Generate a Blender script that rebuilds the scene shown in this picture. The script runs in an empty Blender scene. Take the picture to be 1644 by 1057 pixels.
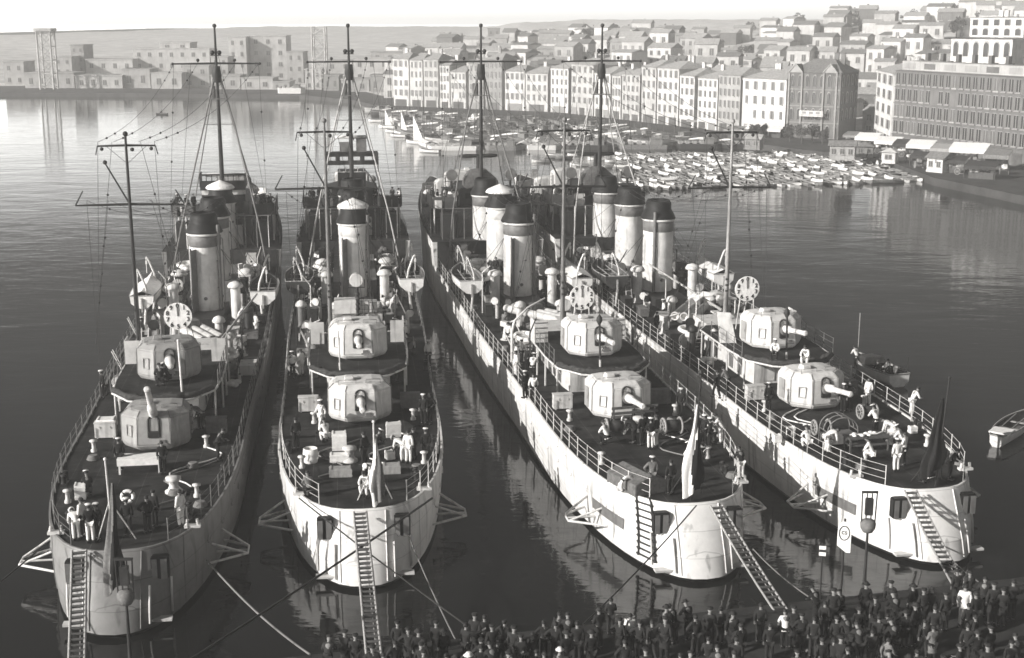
import bpy, bmesh, math, random
from mathutils import Vector, Matrix

SC = bpy.context.scene
COL = SC.collection
RND = random.Random(11)
PI = math.pi
D2R = math.radians

# ------------------------------------------------------------------ camera constants
CAM_H, FOC, PW, PH, HOR = 25.0, 2158.0, 1644.0, 1057.0, 30.3
PITCH = math.atan((PH / 2 - HOR) / FOC)
_c, _s = math.cos(PITCH), math.sin(PITCH)


def W(px, py, z):
    """survey point: where the sight line of a photo point meets height z (used to read the plan of the harbour)"""
    dx, dy = (px - PW / 2) / FOC, -(py - PH / 2) / FOC
    d = (dx, _c + dy * _s, -_s + dy * _c)
    t = (z - CAM_H) / d[2]
    return Vector((d[0] * t, d[1] * t, z))


def zat(py, y):
    """height of a photo row at a ground distance y"""
    a = math.atan((py - PH / 2) / FOC) + PITCH
    return CAM_H - y * math.tan(a)


# ------------------------------------------------------------------ materials
TINT = (1.0, 0.985, 0.965)


def g(v):
    return (v * TINT[0], v * TINT[1], v * TINT[2], 1)


def mat(name, v, rough=0.6, var=0.15, scale=3.0, streak=0.0, bump=0.0, metal=0.0, v2=None, sc2=None, spec=0.25, dirt=0.0, plates=None):
    m = bpy.data.materials.new(name)
    m.use_nodes = True
    nt = m.node_tree
    b = nt.nodes['Principled BSDF']
    b.inputs['Roughness'].default_value = rough
    b.inputs['Metallic'].default_value = metal
    b.inputs['Specular IOR Level'].default_value = spec
    tc = nt.nodes.new('ShaderNodeTexCoord')
    mp = nt.nodes.new('ShaderNodeMapping')
    nt.links.new(tc.outputs['Object'], mp.inputs['Vector'])
    n = nt.nodes.new('ShaderNodeTexNoise')
    n.inputs['Scale'].default_value = scale
    n.inputs['Detail'].default_value = 6
    n.inputs['Roughness'].default_value = 0.65
    if streak:
        mp.inputs['Scale'].default_value = (1, 1, streak)
    if sc2:
        mp.inputs['Scale'].default_value = sc2
    nt.links.new(mp.outputs['Vector'], n.inputs['Vector'])
    r = nt.nodes.new('ShaderNodeValToRGB')
    lo = v * (1 - var) if v2 is None else v2
    r.color_ramp.elements[0].position = 0.33
    r.color_ramp.elements[1].position = 0.66
    r.color_ramp.elements[0].color = g(lo)
    r.color_ramp.elements[1].color = g(min(0.95, v * (1 + var * 0.5)))
    nt.links.new(n.outputs['Fac'], r.inputs['Fac'])
    out = r.outputs['Color']
    if dirt:
        n2 = nt.nodes.new('ShaderNodeTexNoise')
        n2.inputs['Scale'].default_value = 1.0
        n2.inputs['Detail'].default_value = 8
        mp2 = nt.nodes.new('ShaderNodeMapping')
        mp2.inputs['Scale'].default_value = (2.2, 2.2, 0.28)
        nt.links.new(tc.outputs['Object'], mp2.inputs['Vector'])
        nt.links.new(mp2.outputs['Vector'], n2.inputs['Vector'])
        r2 = nt.nodes.new('ShaderNodeValToRGB')
        r2.color_ramp.elements[0].position = 0.56
        r2.color_ramp.elements[1].position = 0.72
        r2.color_ramp.elements[0].color = (0, 0, 0, 1)
        r2.color_ramp.elements[1].color = (dirt, dirt, dirt, 1)
        nt.links.new(n2.outputs['Fac'], r2.inputs['Fac'])
        mx = nt.nodes.new('ShaderNodeMix')
        mx.data_type = 'RGBA'
        nt.links.new(r2.outputs['Color'], mx.inputs['Factor'])
        nt.links.new(out, mx.inputs['A'])
        mx.inputs['B'].default_value = g(v * 0.35)
        out = mx.outputs['Result']
    bk = None
    if plates:   # riveted plating / deck planking: staggered seams
        pw, ph, rot, dark = plates
        mp3 = nt.nodes.new('ShaderNodeMapping')
        mp3.inputs['Rotation'].default_value = rot
        nt.links.new(tc.outputs['Object'], mp3.inputs['Vector'])
        bk = nt.nodes.new('ShaderNodeTexBrick')
        bk.inputs['Scale'].default_value = 1.0
        bk.inputs['Mortar Size'].default_value = .018
        bk.inputs['Mortar Smooth'].default_value = .3
        bk.inputs['Brick Width'].default_value = pw
        bk.inputs['Row Height'].default_value = ph
        bk.inputs['Color1'].default_value = (1, 1, 1, 1)
        bk.inputs['Color2'].default_value = (.92, .92, .92, 1)
        bk.inputs['Mortar'].default_value = (dark, dark, dark, 1)
        nt.links.new(mp3.outputs['Vector'], bk.inputs['Vector'])
        mm = nt.nodes.new('ShaderNodeMix')
        mm.data_type = 'RGBA'
        mm.blend_type = 'MULTIPLY'
        mm.inputs['Factor'].default_value = 1
        nt.links.new(out, mm.inputs['A'])
        nt.links.new(bk.outputs['Color'], mm.inputs['B'])
        out = mm.outputs['Result']
    nt.links.new(out, b.inputs['Base Color'])
    if bump:
        bp = nt.nodes.new('ShaderNodeBump')
        bp.inputs['Strength'].default_value = bump
        bp.inputs['Distance'].default_value = 0.05
        nt.links.new(n.outputs['Fac'], bp.inputs['Height'])
        nt.links.new(bp.outputs['Normal'], b.inputs['Normal'])
    return m


M = {}
M['paint'] = mat('warship_grey_paint', 0.62, 0.5, 0.18, 1.6, dirt=0.85, bump=.06)
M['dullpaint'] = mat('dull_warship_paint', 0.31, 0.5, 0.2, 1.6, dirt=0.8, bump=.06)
RZY = (PI / 2, 0, PI / 2)
M['hull'] = mat('hull_grey_paint', 0.78, 0.45, 0.14, 0.9, dirt=0.9, bump=0.08, plates=(3.6, 1.05, (0, PI / 2, PI / 2), .7))
M['hull_shaded'] = mat('shade_toned_hull_paint', 0.22, 0.5, 0.2, 0.9, dirt=0.7, bump=0.08, plates=(3.6, 1.05, (0, PI / 2, PI / 2), .62))  # dark base puts the leftmost ship's shade into the paint; streaks are dirt
M['greypaint'] = mat('mid_grey_paint', 0.16, 0.5, 0.25, 2.5, dirt=0.4)
M['boot'] = mat('black_boot_topping', 0.02, 0.5, 0.4, 2)
M['deck'] = mat('dark_linoleum_deck', 0.026, 0.85, 0.9, 0.7, dirt=0.4, bump=0.15, plates=(2.4, 1.2, (0, 0, PI / 2), 2.6))
M['steel'] = mat('dark_deck_steel', 0.03, 0.5, 0.4, 3)
M['black'] = mat('black_funnel_paint', 0.012, 0.6, 0.4, 2)
M['canvas'] = mat('white_canvas', 0.8, 0.9, 0.15, 4, bump=0.4)
M['darkcanvas'] = mat('dark_canvas', 0.05, 0.9, 0.5, 5, bump=0.5)
M['greycanvas'] = mat('grey_canvas', 0.13, 0.9, 0.4, 5, bump=0.5)
M['wood'] = mat('pale_scrubbed_wood', 0.34, 0.7, 0.3, 6, streak=0.3)
M['darkwood'] = mat('dark_wood', 0.09, 0.7, 0.4, 6)
M['rope'] = mat('hemp_rope', 0.2, 0.9, 0.4, 30)
M['wire'] = mat('rigging_wire', 0.03, 0.6, 0.3, 5)
M['palewire'] = mat('bright_wire', 0.4, 0.5, 0.3, 5)
M['skin'] = mat('skin', 0.2, 0.6, 0.08, 20)
M['hair'] = mat('dark_hair', 0.02, 0.6, 0.3, 40)
M['navy'] = mat('dark_cloth', 0.013, 0.9, 0.4, 12)
M['coat'] = mat('charcoal_cloth', 0.024, 0.9, 0.4, 12)
M['greycloth'] = mat('grey_cloth', 0.16, 0.9, 0.3, 12)
M['whitecloth'] = mat('white_cloth', 0.72, 0.9, 0.12, 12)
M['leather'] = mat('black_leather', 0.015, 0.5, 0.3, 12)
M['glass'] = mat('dark_glass', 0.02, 0.12, 0.3, 2)
M['quay'] = mat('quay_stone', 0.035, 0.8, 0.4, 1.2, bump=0.3)
M['ground'] = mat('harbour_ground', 0.06, 0.9, 0.4, 0.4, bump=0.2)
M['hill'] = mat('haze_paled_hill', 0.55, 0.95, 0.4, 0.09, v2=0.36)  # pale tone stands in for distance haze over the hill
M['roof'] = mat('tile_roof', 0.36, 0.85, 0.4, 2.5, bump=0.3)  # tile lightened; far haze is put into the colour
M['slate'] = mat('slate_roof', 0.2, 0.7, 0.4, 2.5)  # slate lifted paler to carry haze over far roofs
M['leaf'] = mat('tree_leaf', 0.1, 0.8, 0.5, 3)  # leaf tone raised slightly as painted distance haze
M['bark'] = mat('tree_bark', 0.08, 0.9, 0.4, 6)
M['boatdark'] = mat('dark_boat_paint', 0.05, 0.5, 0.4, 4)
M['boatmid'] = mat('grey_boat_paint', 0.22, 0.5, 0.4, 4)
M['boatwhite'] = mat('white_boat_paint', 0.78, 0.4, 0.12, 3)
M['boatin'] = mat('boat_bottom_boards', 0.12, 0.8, 0.4, 5)
for k, v in dict(f1=0.52, f2=0.44, f3=0.36, f4=0.28, f5=0.6, stone=0.15, dkstone=0.1).items():
    M[k] = mat('facade_plaster_' + ('stone' if 'stone' in k else 'wash'), v, 0.9, 0.22, 0.35, dirt=0.45)
M['shutter'] = mat('window_shutter', 0.25, 0.7, 0.3, 4)  # shutters paled, haze painted in to flatten far contrast
M['darkpane'] = mat('dark_window_pane', 0.025, 0.2, 0.4, 0.7)
M['pane'] = mat('window_pane', 0.12, 0.2, 0.4, 0.7)  # town panes kept paler than ship glass, with haze in the colour

# ------------------------------------------------------------------ mesh helpers


class MB:
    def __init__(s):
        s.v, s.f, s.m, s.s = [], [], [], []

    def add(s, vs, fs, m=0, smooth=False):
        o = len(s.v)
        s.v += [tuple(v) for v in vs]
        for f in fs:
            s.f.append([o + i for i in f])
            s.m.append(m)
            s.s.append(smooth)
        return s

    def box(s, c, d, rz=0, m=0, rx=0, ry=0, taper=1.0):
        x, y, z = d[0] / 2, d[1] / 2, d[2] / 2
        t = taper
        vs = [(-x, -y, -z), (x, -y, -z), (x, y, -z), (-x, y, -z), (-x * t, -y * t, z), (x * t, -y * t, z), (x * t, y * t, z), (-x * t, y * t, z)]
        if rz or rx or ry:
            mt = Matrix.Rotation(rz, 3, 'Z') @ Matrix.Rotation(ry, 3, 'Y') @ Matrix.Rotation(rx, 3, 'X')
            vs = [mt @ Vector(v) for v in vs]
        vs = [(v[0] + c[0], v[1] + c[1], v[2] + c[2]) for v in vs]
        return s.add(vs, [(3, 2, 1, 0), (4, 5, 6, 7), (0, 1, 5, 4), (1, 2, 6, 5), (2, 3, 7, 6), (3, 0, 4, 7)], m)

    def loft(s, rings, m=0, smooth=True, capa=True, capb=True, closed=True):
        n = len(rings[0])
        vs = [p for r in rings for p in r]
        fs = []
        for i in range(len(rings) - 1):
            for j in range(n if closed else n - 1):
                k = (j + 1) % n
                fs.append((i * n + j, i * n + k, (i + 1) * n + k, (i + 1) * n + j))
        s.add(vs, fs, m, smooth)
        if capa:
            s.add(rings[0], [tuple(range(n - 1, -1, -1))], m)
        if capb:
            s.add(rings[-1], [tuple(range(n))], m)
        return s

    def tube(s, pts, r, n=6, m=0, cap=True):
        pts = [Vector(p) for p in pts]
        rs = r if isinstance(r, (list, tuple)) else [r] * len(pts)
        rings = []
        prev = None
        for i, p in enumerate(pts):
            t = (pts[min(i + 1, len(pts) - 1)] - pts[max(i - 1, 0)])
            if t.length < 1e-9:
                t = Vector((0, 0, 1))
            t.normalize()
            if prev is None:
                a = Vector((0, 0, 1)) if abs(t.z) < 0.9 else Vector((1, 0, 0))
                u = t.cross(a).normalized()
            else:
                u = (prev - t * prev.dot(t))
                u = u.normalized() if u.length > 1e-6 else t.orthogonal().normalized()
            prev = u
            w = t.cross(u)
            rings.append([p + (u * math.cos(2 * PI * k / n) + w * math.sin(2 * PI * k / n)) * rs[i] for k in range(n)])
        return s.loft(rings, m, True, cap, cap)

    def lathe(s, prof, c=(0, 0, 0), n=20, m=0, sx=1, sy=1, smooth=True, M3=None):
        rings = []
        for r, z in prof:
            ring = []
            for k in range(n):
                v = Vector((r * sx * math.cos(2 * PI * k / n), r * sy * math.sin(2 * PI * k / n), z))
                if M3 is not None:
                    v = M3 @ v
                ring.append(v + Vector(c))
            rings.append(ring)
        return s.loft(rings, m, smooth, prof[0][0] > 1e-4, prof[-1][0] > 1e-4)

    def ball(s, c, r, n=10, m=0, sz=1.0):
        return s.lathe([(max(1e-5, r * math.sin(PI * i / 6)), -r * sz * math.cos(PI * i / 6)) for i in range(7)], c, n, m)

    def prism(s, poly, z0, z1, m=0):
        n = len(poly)
        s.add([(p[0], p[1], z0) for p in poly] + [(p[0], p[1], z1) for p in poly],
              [tuple(range(n - 1, -1, -1)), tuple(range(n, 2 * n))] + [(i, (i + 1) % n, n + (i + 1) % n, n + i) for i in range(n)], m)
        return s

    def mesh(s, name, mats, bevel=0):
        me = bpy.data.meshes.new(name)
        me.from_pydata(s.v, [], s.f)
        for m in (mats if isinstance(mats, (list, tuple)) else [mats]):
            me.materials.append(M[m] if isinstance(m, str) else m)
        me.polygons.foreach_set('material_index', s.m)
        me.polygons.foreach_set('use_smooth', s.s)
        if bevel:
            bm = bmesh.new()
            bm.from_mesh(me)
            bmesh.ops.remove_doubles(bm, verts=bm.verts, dist=1e-4)
            bmesh.ops.bevel(bm, geom=[e for e in bm.edges if len(e.link_faces) == 2 and e.calc_face_angle(0) > 0.3], offset=bevel, segments=2, affect='EDGES', clamp_overlap=True)
            bm.to_mesh(me)
            bm.free()
        me.update()
        return me

    def build(s, name, mats, parent=None, loc=None, rz=0, bevel=0):
        return link(name, s.mesh(name, mats, bevel), parent, loc, rz)


def link(name, data, parent=None, loc=None, rz=0, scale=None):
    o = bpy.data.objects.new(name, data)
    COL.objects.link(o)
    if parent is not None:
        o.parent = parent
    if loc is not None:
        o.location = loc
    if rz:
        o.rotation_euler = (0, 0, rz)
    if scale is not None:
        o.scale = scale
    return o


def tag(o, label=None, cat=None, group=None, kind=None):
    if label:
        o['label'] = label
    if cat:
        o['category'] = cat
    if group:
        o['group'] = group
    if kind:
        o['kind'] = kind
    return o


def empty(name, loc, rz=0):
    o = link(name, None, None, loc, rz)
    o.empty_display_size = 0.5
    return o


def dup(root, name, loc, rz=0, scale=None):
    r = root.copy()
    r.name = name
    COL.objects.link(r)
    r.location = loc
    r.rotation_euler = (0, 0, rz)
    if scale is not None:
        r.scale = scale
    for k in list(r.keys()):
        if k in ('label', 'group'):
            del r[k]
    for ch in root.children:
        c = ch.copy()
        COL.objects.link(c)
        c.parent = r
        for gg in ch.children:
            d = gg.copy()
            COL.objects.link(d)
            d.parent = c
    return r


ORD = ['first', 'second', 'third', 'fourth', 'fifth', 'sixth', 'seventh', 'eighth', 'ninth', 'tenth', 'eleventh', 'twelfth', 'thirteenth', 'fourteenth', 'fifteenth', 'sixteenth', 'seventeenth', 'eighteenth', 'nineteenth']
TENS = ['', '', 'twenty', 'thirty', 'forty', 'fifty', 'sixty', 'seventy', 'eighty', 'ninety']
TENTH = ['', '', 'twentieth', 'thirtieth', 'fortieth', 'fiftieth', 'sixtieth', 'seventieth', 'eightieth', 'ninetieth']


def ordi(i):
    i += 1
    if i < 20:
        return ORD[i - 1]
    if i >= 100:
        c = 'hundred' if i < 200 else 'two-hundred'
        return c + '-and-' + ordi(i % 100 - 1) if i % 100 else c + 'th'
    return TENTH[i // 10] if i % 10 == 0 else TENS[i // 10] + '-' + ORD[i % 10 - 1]


def text_mesh(txt, size, name='digit', depth=0.012):
    cu = bpy.data.curves.new(name, 'FONT')
    cu.body = txt
    cu.size = size
    cu.align_x = 'CENTER'
    cu.align_y = 'CENTER'
    cu.extrude = depth
    cu.offset = size * 0.02
    o = bpy.data.objects.new('tmp', cu)
    COL.objects.link(o)
    dg = bpy.context.evaluated_depsgraph_get()
    me = bpy.data.meshes.new_from_object(o.evaluated_get(dg))
    bpy.data.objects.remove(o)
    me.materials.clear()
    return me

# ------------------------------------------------------------------ people (skinned skeletons, five-fingered hands)


def skin_mesh(verts, edges, radii, name, material, sub=1):
    me = bpy.data.meshes.new(name + '_src')
    me.from_pydata(verts, edges, [])
    o = bpy.data.objects.new('tmp', me)
    COL.objects.link(o)
    o.modifiers.new('s', 'SKIN')
    for i, sv in enumerate(me.skin_vertices[0].data):
        r = radii[i]
        sv.radius = r if isinstance(r, tuple) else (r, r)
        sv.use_root = (i == 0)
    if sub:
        md = o.modifiers.new('u', 'SUBSURF')
        md.levels = md.render_levels = sub
    dg = bpy.context.evaluated_depsgraph_get()
    out = bpy.data.meshes.new_from_object(o.evaluated_get(dg))
    out.name = name
    bpy.data.objects.remove(o)
    bpy.data.meshes.remove(me)
    out.materials.clear()
    out.materials.append(M[material])
    out.polygons.foreach_set('use_smooth', [True] * len(out.polygons))
    return out


def pose_joints(kind):
    J = dict(pelvis=(0, 0, .94), waist=(0, 0, 1.09), chest=(0, .01, 1.29), nb=(0, -.01, 1.455), neck=(0, .005, 1.52), head=(0, .03, 1.60), top=(0, .015, 1.68))
    for s, k in ((-1, 'l'), (1, 'r')):
        J.update({'sh' + k: (s * .175, -.01, 1.41), 'el' + k: (s * .235, -.03, 1.14), 'wr' + k: (s * .22, .06, .92), 'hip' + k: (s * .09, 0, .90), 'kn' + k: (s * .10, .02, .49), 'an' + k: (s * .105, -.02, .09), 'toe' + k: (s * .125, .15, .045)})
    if kind == 'akimbo':
        J.update(ell=(-.40, -.04, 1.2), wrl=(-.2, .08, 1.02))
    if kind == 'forearms':
        for s, k in ((-1, 'l'), (1, 'r')):
            J.update({'el' + k: (s * .23, .02, 1.14), 'wr' + k: (s * .12, .25, 1.10)})
    if kind == 'walk':
        J.update(knl=(-.1, .16, .52), anl=(-.1, .22, .10), toel=(-.12, .40, .06), knr=(.1, -.02, .49), anr=(.1, -.26, .13), toer=(.12, -.12, .045), ell=(-.24, -.12, 1.17), wrl=(-.24, -.08, .94), elr=(.24, .08, 1.16), wrr=(.22, .25, 1.0))
    if kind == 'point':
        J.update(elr=(.34, .2, 1.36), wrr=(.4, .45, 1.42))
    if kind == 'bend':
        J.update(waist=(0, .10, 1.05), chest=(0, .30, 1.12), nb=(0, .44, 1.16), neck=(0, .50, 1.17), head=(0, .60, 1.16), top=(0, .67, 1.18), pelvis=(0, -.06, .93))
        for s, k in ((-1, 'l'), (1, 'r')):
            J.update({'sh' + k: (s * .175, .38, 1.12), 'el' + k: (s * .22, .42, .84), 'wr' + k: (s * .16, .5, .62), 'hip' + k: (s * .09, -.05, .90)})
    if kind in ('crouch', 'sit'):
        d = -.46
        for k in ('pelvis', 'waist', 'chest', 'nb', 'neck', 'head', 'top'):
            p = J[k]
            lean = (p[2] - .94) * (.45 if kind == 'crouch' else .1)
            J[k] = (p[0], p[1] + lean, p[2] + d)
        for s, k in ((-1, 'l'), (1, 'r')):
            lean = .22 if kind == 'crouch' else .05
            J.update({'sh' + k: (s * .175, lean, 1.40 + d), 'el' + k: (s * .24, lean + .12, 1.15 + d), 'wr' + k: (s * .14, .42, .60), 'hip' + k: (s * .1, 0, .46), 'kn' + k: (s * .17, .40, .52), 'an' + k: (s * .14, .28 if kind == 'crouch' else .42, .09), 'toe' + k: (s * .16, .44 if kind == 'crouch' else .58, .045)})
    if kind == 'lean':
        J.update(waist=(0, .04, 1.08), chest=(0, .14, 1.25), nb=(0, .23, 1.38), neck=(0, .27, 1.43), head=(0, .33, 1.49), top=(0, .36, 1.57))
        for s, k in ((-1, 'l'), (1, 'r')):
            J.update({'sh' + k: (s * .175, .2, 1.33), 'el' + k: (s * .25, .28, 1.08), 'wr' + k: (s * .16, .45, 1.03)})
    return {k: Vector(v) for k, v in J.items()}


def skeleton(J, part, grow):
    V, Ed, Rr, idx = [], [], [], {}

    def v(n, p, r):
        idx[n] = len(V)
        V.append(tuple(p))
        Rr.append((r[0] + grow, r[1] + grow) if isinstance(r, tuple) else (r + grow, r + grow))

    def e(a, b):
        Ed.append((idx[a], idx[b]))
    v('pelvis', J['pelvis'], (.135, .10))
    if part == 'top':
        hem = J['pelvis'] + (J['pelvis'] - J['waist']).normalized() * .11
        v('hem', hem, (.14, .105))
        e('pelvis', 'hem')
    if part in ('body', 'top'):
        v('waist', J['waist'], (.125, .09))
        v('chest', J['chest'], (.15, .105))
        v('nb', J['nb'], (.085, .075) if part == 'body' else (.07, .06))
        e('pelvis', 'waist'), e('waist', 'chest'), e('chest', 'nb')
        for s, k in ((-1, 'l'), (1, 'r')):
            sh, el, wr = J['sh' + k], J['el' + k], J['wr' + k]
            v('sh' + k, sh, .058), v('el' + k, el, .043)
            end = wr if part == 'body' else wr + (el - wr) * .08
            v('wr' + k, end, .029 if part == 'body' else .034)
            e('chest', 'sh' + k), e('sh' + k, 'el' + k), e('el' + k, 'wr' + k)
            if part == 'body':
                d = (wr - el).normalized()
                side = Vector((1, 0, 0)) - d * d.x
                side.normalize()
                nrm = d.cross(side)
                v('pa' + k, wr + d * .05, (.036, .018))
                e('wr' + k, 'pa' + k)
                for q, (off, ln) in enumerate(((-.028, .06), (-.010, .075), (.010, .07), (.027, .055))):
                    b = wr + d * .09 + side * off
                    v('f%s%d' % (k, q), b, .009), v('g%s%d' % (k, q), b + d * ln * .55 + nrm * .012 * -s, .008), v('h%s%d' % (k, q), b + d * ln + nrm * .035 * -s, .007)
                    e('pa' + k, 'f%s%d' % (k, q)), e('f%s%d' % (k, q), 'g%s%d' % (k, q)), e('g%s%d' % (k, q), 'h%s%d' % (k, q))
                t0 = wr + d * .045 - side * s * .03
                v('t' + k, t0 - side * s * .012 + d * .015, .010), v('u' + k, t0 - side * s * .03 + d * .05, .008)
                e('pa' + k, 't' + k), e('t' + k, 'u' + k)
    if part == 'body':
        v('neck', J['neck'], .055), v('head', J['head'], (.078, .095)), v('top', J['top'], (.07, .085))
        e('nb', 'neck'), e('neck', 'head'), e('head', 'top')
        hd = (J['top'] - J['neck']).normalized()
        fw = Vector((1, 0, 0)).cross(hd) * -1
        v('nose', J['head'] + fw * .105 - hd * .005, .012)
        v('chin', J['head'] + fw * .07 - hd * .075, .03)
        e('head', 'nose'), e('head', 'chin')
        for s in (-1, 1):
            v('ear%d' % s, J['head'] + Vector((s * .085, -.01, 0)), .014)
            e('head', 'ear%d' % s)
    if part in ('body', 'legs'):
        for k in 'lr':
            v('hip' + k, J['hip' + k], .085), v('kn' + k, J['kn' + k], .058)
            an = J['an' + k] if part == 'body' else J['an' + k] + Vector((0, 0, .02))
            v('an' + k, an, .04 if part == 'body' else .05)
            e('pelvis', 'hip' + k), e('hip' + k, 'kn' + k), e('kn' + k, 'an' + k)
            if part == 'body':
                v('toe' + k, J['toe' + k], .036)
                e('an' + k, 'toe' + k)
    return V, Ed, Rr


POSES = {}


def pose_meshes(kind):
    if kind in POSES:
        return POSES[kind]
    J = pose_joints(kind)
    d = dict(J=J)
    d['body'] = skin_mesh(*skeleton(J, 'body', 0), 'body_' + kind, 'skin')
    d['jacket'] = skin_mesh(*skeleton(J, 'top', .022), 'jacket_' + kind, 'navy')
    d['trousers'] = skin_mesh(*skeleton(J, 'legs', .022), 'trousers_' + kind, 'navy')
    d['shoes'] = []
    for k in 'lr':
        sb = MB()
        a, t = J['an' + k], J['toe' + k]
        dr = (t - a)
        dr.z = 0
        dr.normalize()
        sb.tube([a + Vector((0, 0, -.02)) - dr * .06, a + Vector((0, 0, -.035)) + dr * .06, t + dr * .05 + Vector((0, 0, -.005)), t + dr * .09], [.055, .058, .046, .02], 8)
        d['shoes'].append(sb.mesh('shoe_' + kind, 'leather'))
    # face features, hair and headgear follow the head
    up = (J['top'] - J['neck']).normalized()
    rt = Vector((1, 0, 0))
    fw = up.cross(rt)
    B = Matrix((rt, fw, up)).transposed()
    fb = MB()
    for s in (-1, 1):
        fb.ball(J['head'] + B @ Vector((s * .032, .092, .012)), .011, 6)
    fb.box(J['head'] + B @ Vector((0, .098, -.045)), (.045, .012, .01))
    d['eyes'] = fb.mesh('face_' + kind, 'hair')
    hc = J['top'] + up * -.035
    hb = MB()
    hb.lathe([(.089, -.05), (.097, .0), (.09, .045), (.06, .08), (.001, .094)], hc - fw * .018, 12, 0, 1, 1.15, M3=B)
    d['hair'] = hb.mesh('hair_' + kind, 'hair')
    cb = MB()   # sailor's round cap: dark band, flat white top
    cb.lathe([(.092, .0), (.099, .025), (.099, .055)], hc, 14, 1, 1, 1.1, M3=B)
    cb.lathe([(.10, .05), (.138, .075), (.135, .10), (.06, .115), (.001, .118)], hc, 14, 0, 1, 1.1, M3=B)
    d['cap'] = cb.mesh('cap_' + kind, ['whitecloth', 'navy'])
    db = MB()   # soft dark flat cap with a peak
    db.lathe([(.095, .0), (.125, .045), (.12, .075), (.05, .10), (.001, .103)], hc + fw * .01, 12, 0, 1, 1.15, M3=B)
    db.box(hc + B @ Vector((0, .13, .012)), (.13, .09, .012))
    d['flatcap'] = db.mesh('flat_cap_' + kind, 'coat')
    eb = MB()   # felt hat with brim
    eb.lathe([(.165, .0), (.168, .012), (.10, .02), (.098, .085), (.07, .115), (.001, .105)], hc, 14, 0, 1, 1.12, M3=B)
    d['hat'] = eb.mesh('felt_hat_' + kind, 'coat')
    cs = MB()   # coat skirt for civilians
    if kind not in ('crouch', 'sit', 'bend'):
        cs.lathe([(.165, .16), (.17, .0), (.185, -.2), (.205, -.38)], J['pelvis'], 14, 0, 1, .78)
        d['skirt'] = cs.mesh('coat_skirt_' + kind, 'coat')
    POSES[kind] = d
    return d


def recolor(o, m):
    o.material_slots[0].link = 'OBJECT'
    o.material_slots[0].material = M[m]


def person(loc, rz, pose='stand', top='navy', legs='navy', head='cap', coat=False, h=1.0):
    d = pose_meshes(pose)
    r = link('person', d['body'], None, loc, rz, (h, h, h))
    j = link('jacket', d['jacket'], r)
    recolor(j, top)
    t = link('trousers', d['trousers'], r)
    recolor(t, legs)
    for q in d['shoes']:
        link('shoe', q, r)
    link('face', d['eyes'], r)
    if head == 'cap':
        link('cap', d['cap'], r)
        link('hair', d['hair'], r).scale = (.98, .98, .985)
    elif head == 'flatcap':
        link('cap', d['flatcap'], r)
    elif head in ('hat', 'palehat'):
        q = link('hat', d['hat'], r)
        if head == 'palehat':
            recolor(q, 'whitecloth')
    else:
        link('hair', d['hair'], r)
    if coat and 'skirt' in d:
        q = link('coat_skirt', d['skirt'], r)
        recolor(q, top)
    r['category'] = 'person'
    return r


WORDS = dict(navy='dark', coat='charcoal', greycloth='grey', whitecloth='white')
PWORD = dict(stand='standing', akimbo='hand on hip', forearms='forearms held forward', walk='mid-stride', point='arm stretched out', bend='bending over', crouch='crouching', sit='sitting', lean='leaning forward')
HWORD = dict(cap='white-topped round cap', flatcap='dark flat cap', hat='dark brimmed hat', palehat='pale brimmed hat', bare='bare head')

# ------------------------------------------------------------------ warships
ZD = 3.16          # quarterdeck height above water
LEV = [(3.22, -13.2, 1.0, 17.0, 2.7), (2.3, -13.75, 1.0, 17.5, 2.6), (1.1, -14.55, .99, 18.5, 2.4), (.22, -14.95, .975, 19.5, 2.3), (-1.3, -13.2, .8, 24, 2.0)]
BREAK, BOW = 49.0, 93.0


def smooth(t):
    t = max(0, min(1, t))
    return t * t * (3 - 2 * t)


def half_w(u):
    w = 4.45 + .4 * smooth((u - 3) / 22)
    if u > 48:
        w *= max(0.0, 1 - ((u - 48) / (BOW - 48)) ** 2.2)
    return w


def ring(level, n=14, m=24, inset=0.0, umax=None):
    """starboard side points (v,u) from the stern centre forward"""
    z, e, bm, L, p = level
    e += inset
    pts = []
    uj = e + L
    for i in range(n + 1):
        a = PI / 2 * i / n
        pts.append(((half_w(uj) * bm - inset) * math.sin(a) ** (2 / p), e + L * (1 - math.cos(a) ** (2 / p))))
    end = umax or (BOW - (3.22 - z) * .5)
    for i in range(1, m + 1):
        u = uj + (end - uj) * i / m
        pts.append((max(0.02, half_w(u) * bm - inset), u))
    return pts


def hull_side(u, z):
    """half breadth of the hull at u, z (after body)"""
    for a, b in zip(LEV, LEV[1:]):
        if b[0] <= z <= a[0]:
            t = (a[0] - z) / (a[0] - b[0])
            lv = [a[k] + (b[k] - a[k]) * t for k in range(5)]
            z_, e, bm, L, p = lv
            uj = e + L
            if u >= uj:
                return half_w(u) * bm
            q = max(0.0, min(1.0, (u - e) / L))
            return half_w(uj) * bm * (1 - (1 - q) ** p) ** (1 / p)
    return half_w(u)


def stern_pt(v, z):
    """u of the stern surface at v, z"""
    lo, hi = -16.0, 6.0
    for _ in range(40):
        mid = (lo + hi) / 2
        e = None
        if hull_side(mid, z) > abs(v):
            hi = mid
        else:
            lo = mid
    return (lo + hi) / 2


SHIPS = {}


class Ship:
    def __init__(s, name, label, pos, heading):
        s.root = empty(name, (pos[0], pos[1], 0), D2R(heading))
        tag(s.root, label, 'warship', 'destroyers moored stern to the quay')
        s.h = D2R(heading)
        s.pos = Vector((pos[0], pos[1], 0))

    def w(s, u, v, z):
        c, n = math.cos(s.h), math.sin(s.h)
        return Vector((s.pos.x + v * c - u * n, s.pos.y + v * n + u * c, z))

    def uv(s, p):
        d = p - s.pos
        c, n = math.cos(s.h), math.sin(s.h)
        return (-d.x * n + d.y * c, d.x * c + d.y * n)


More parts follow.
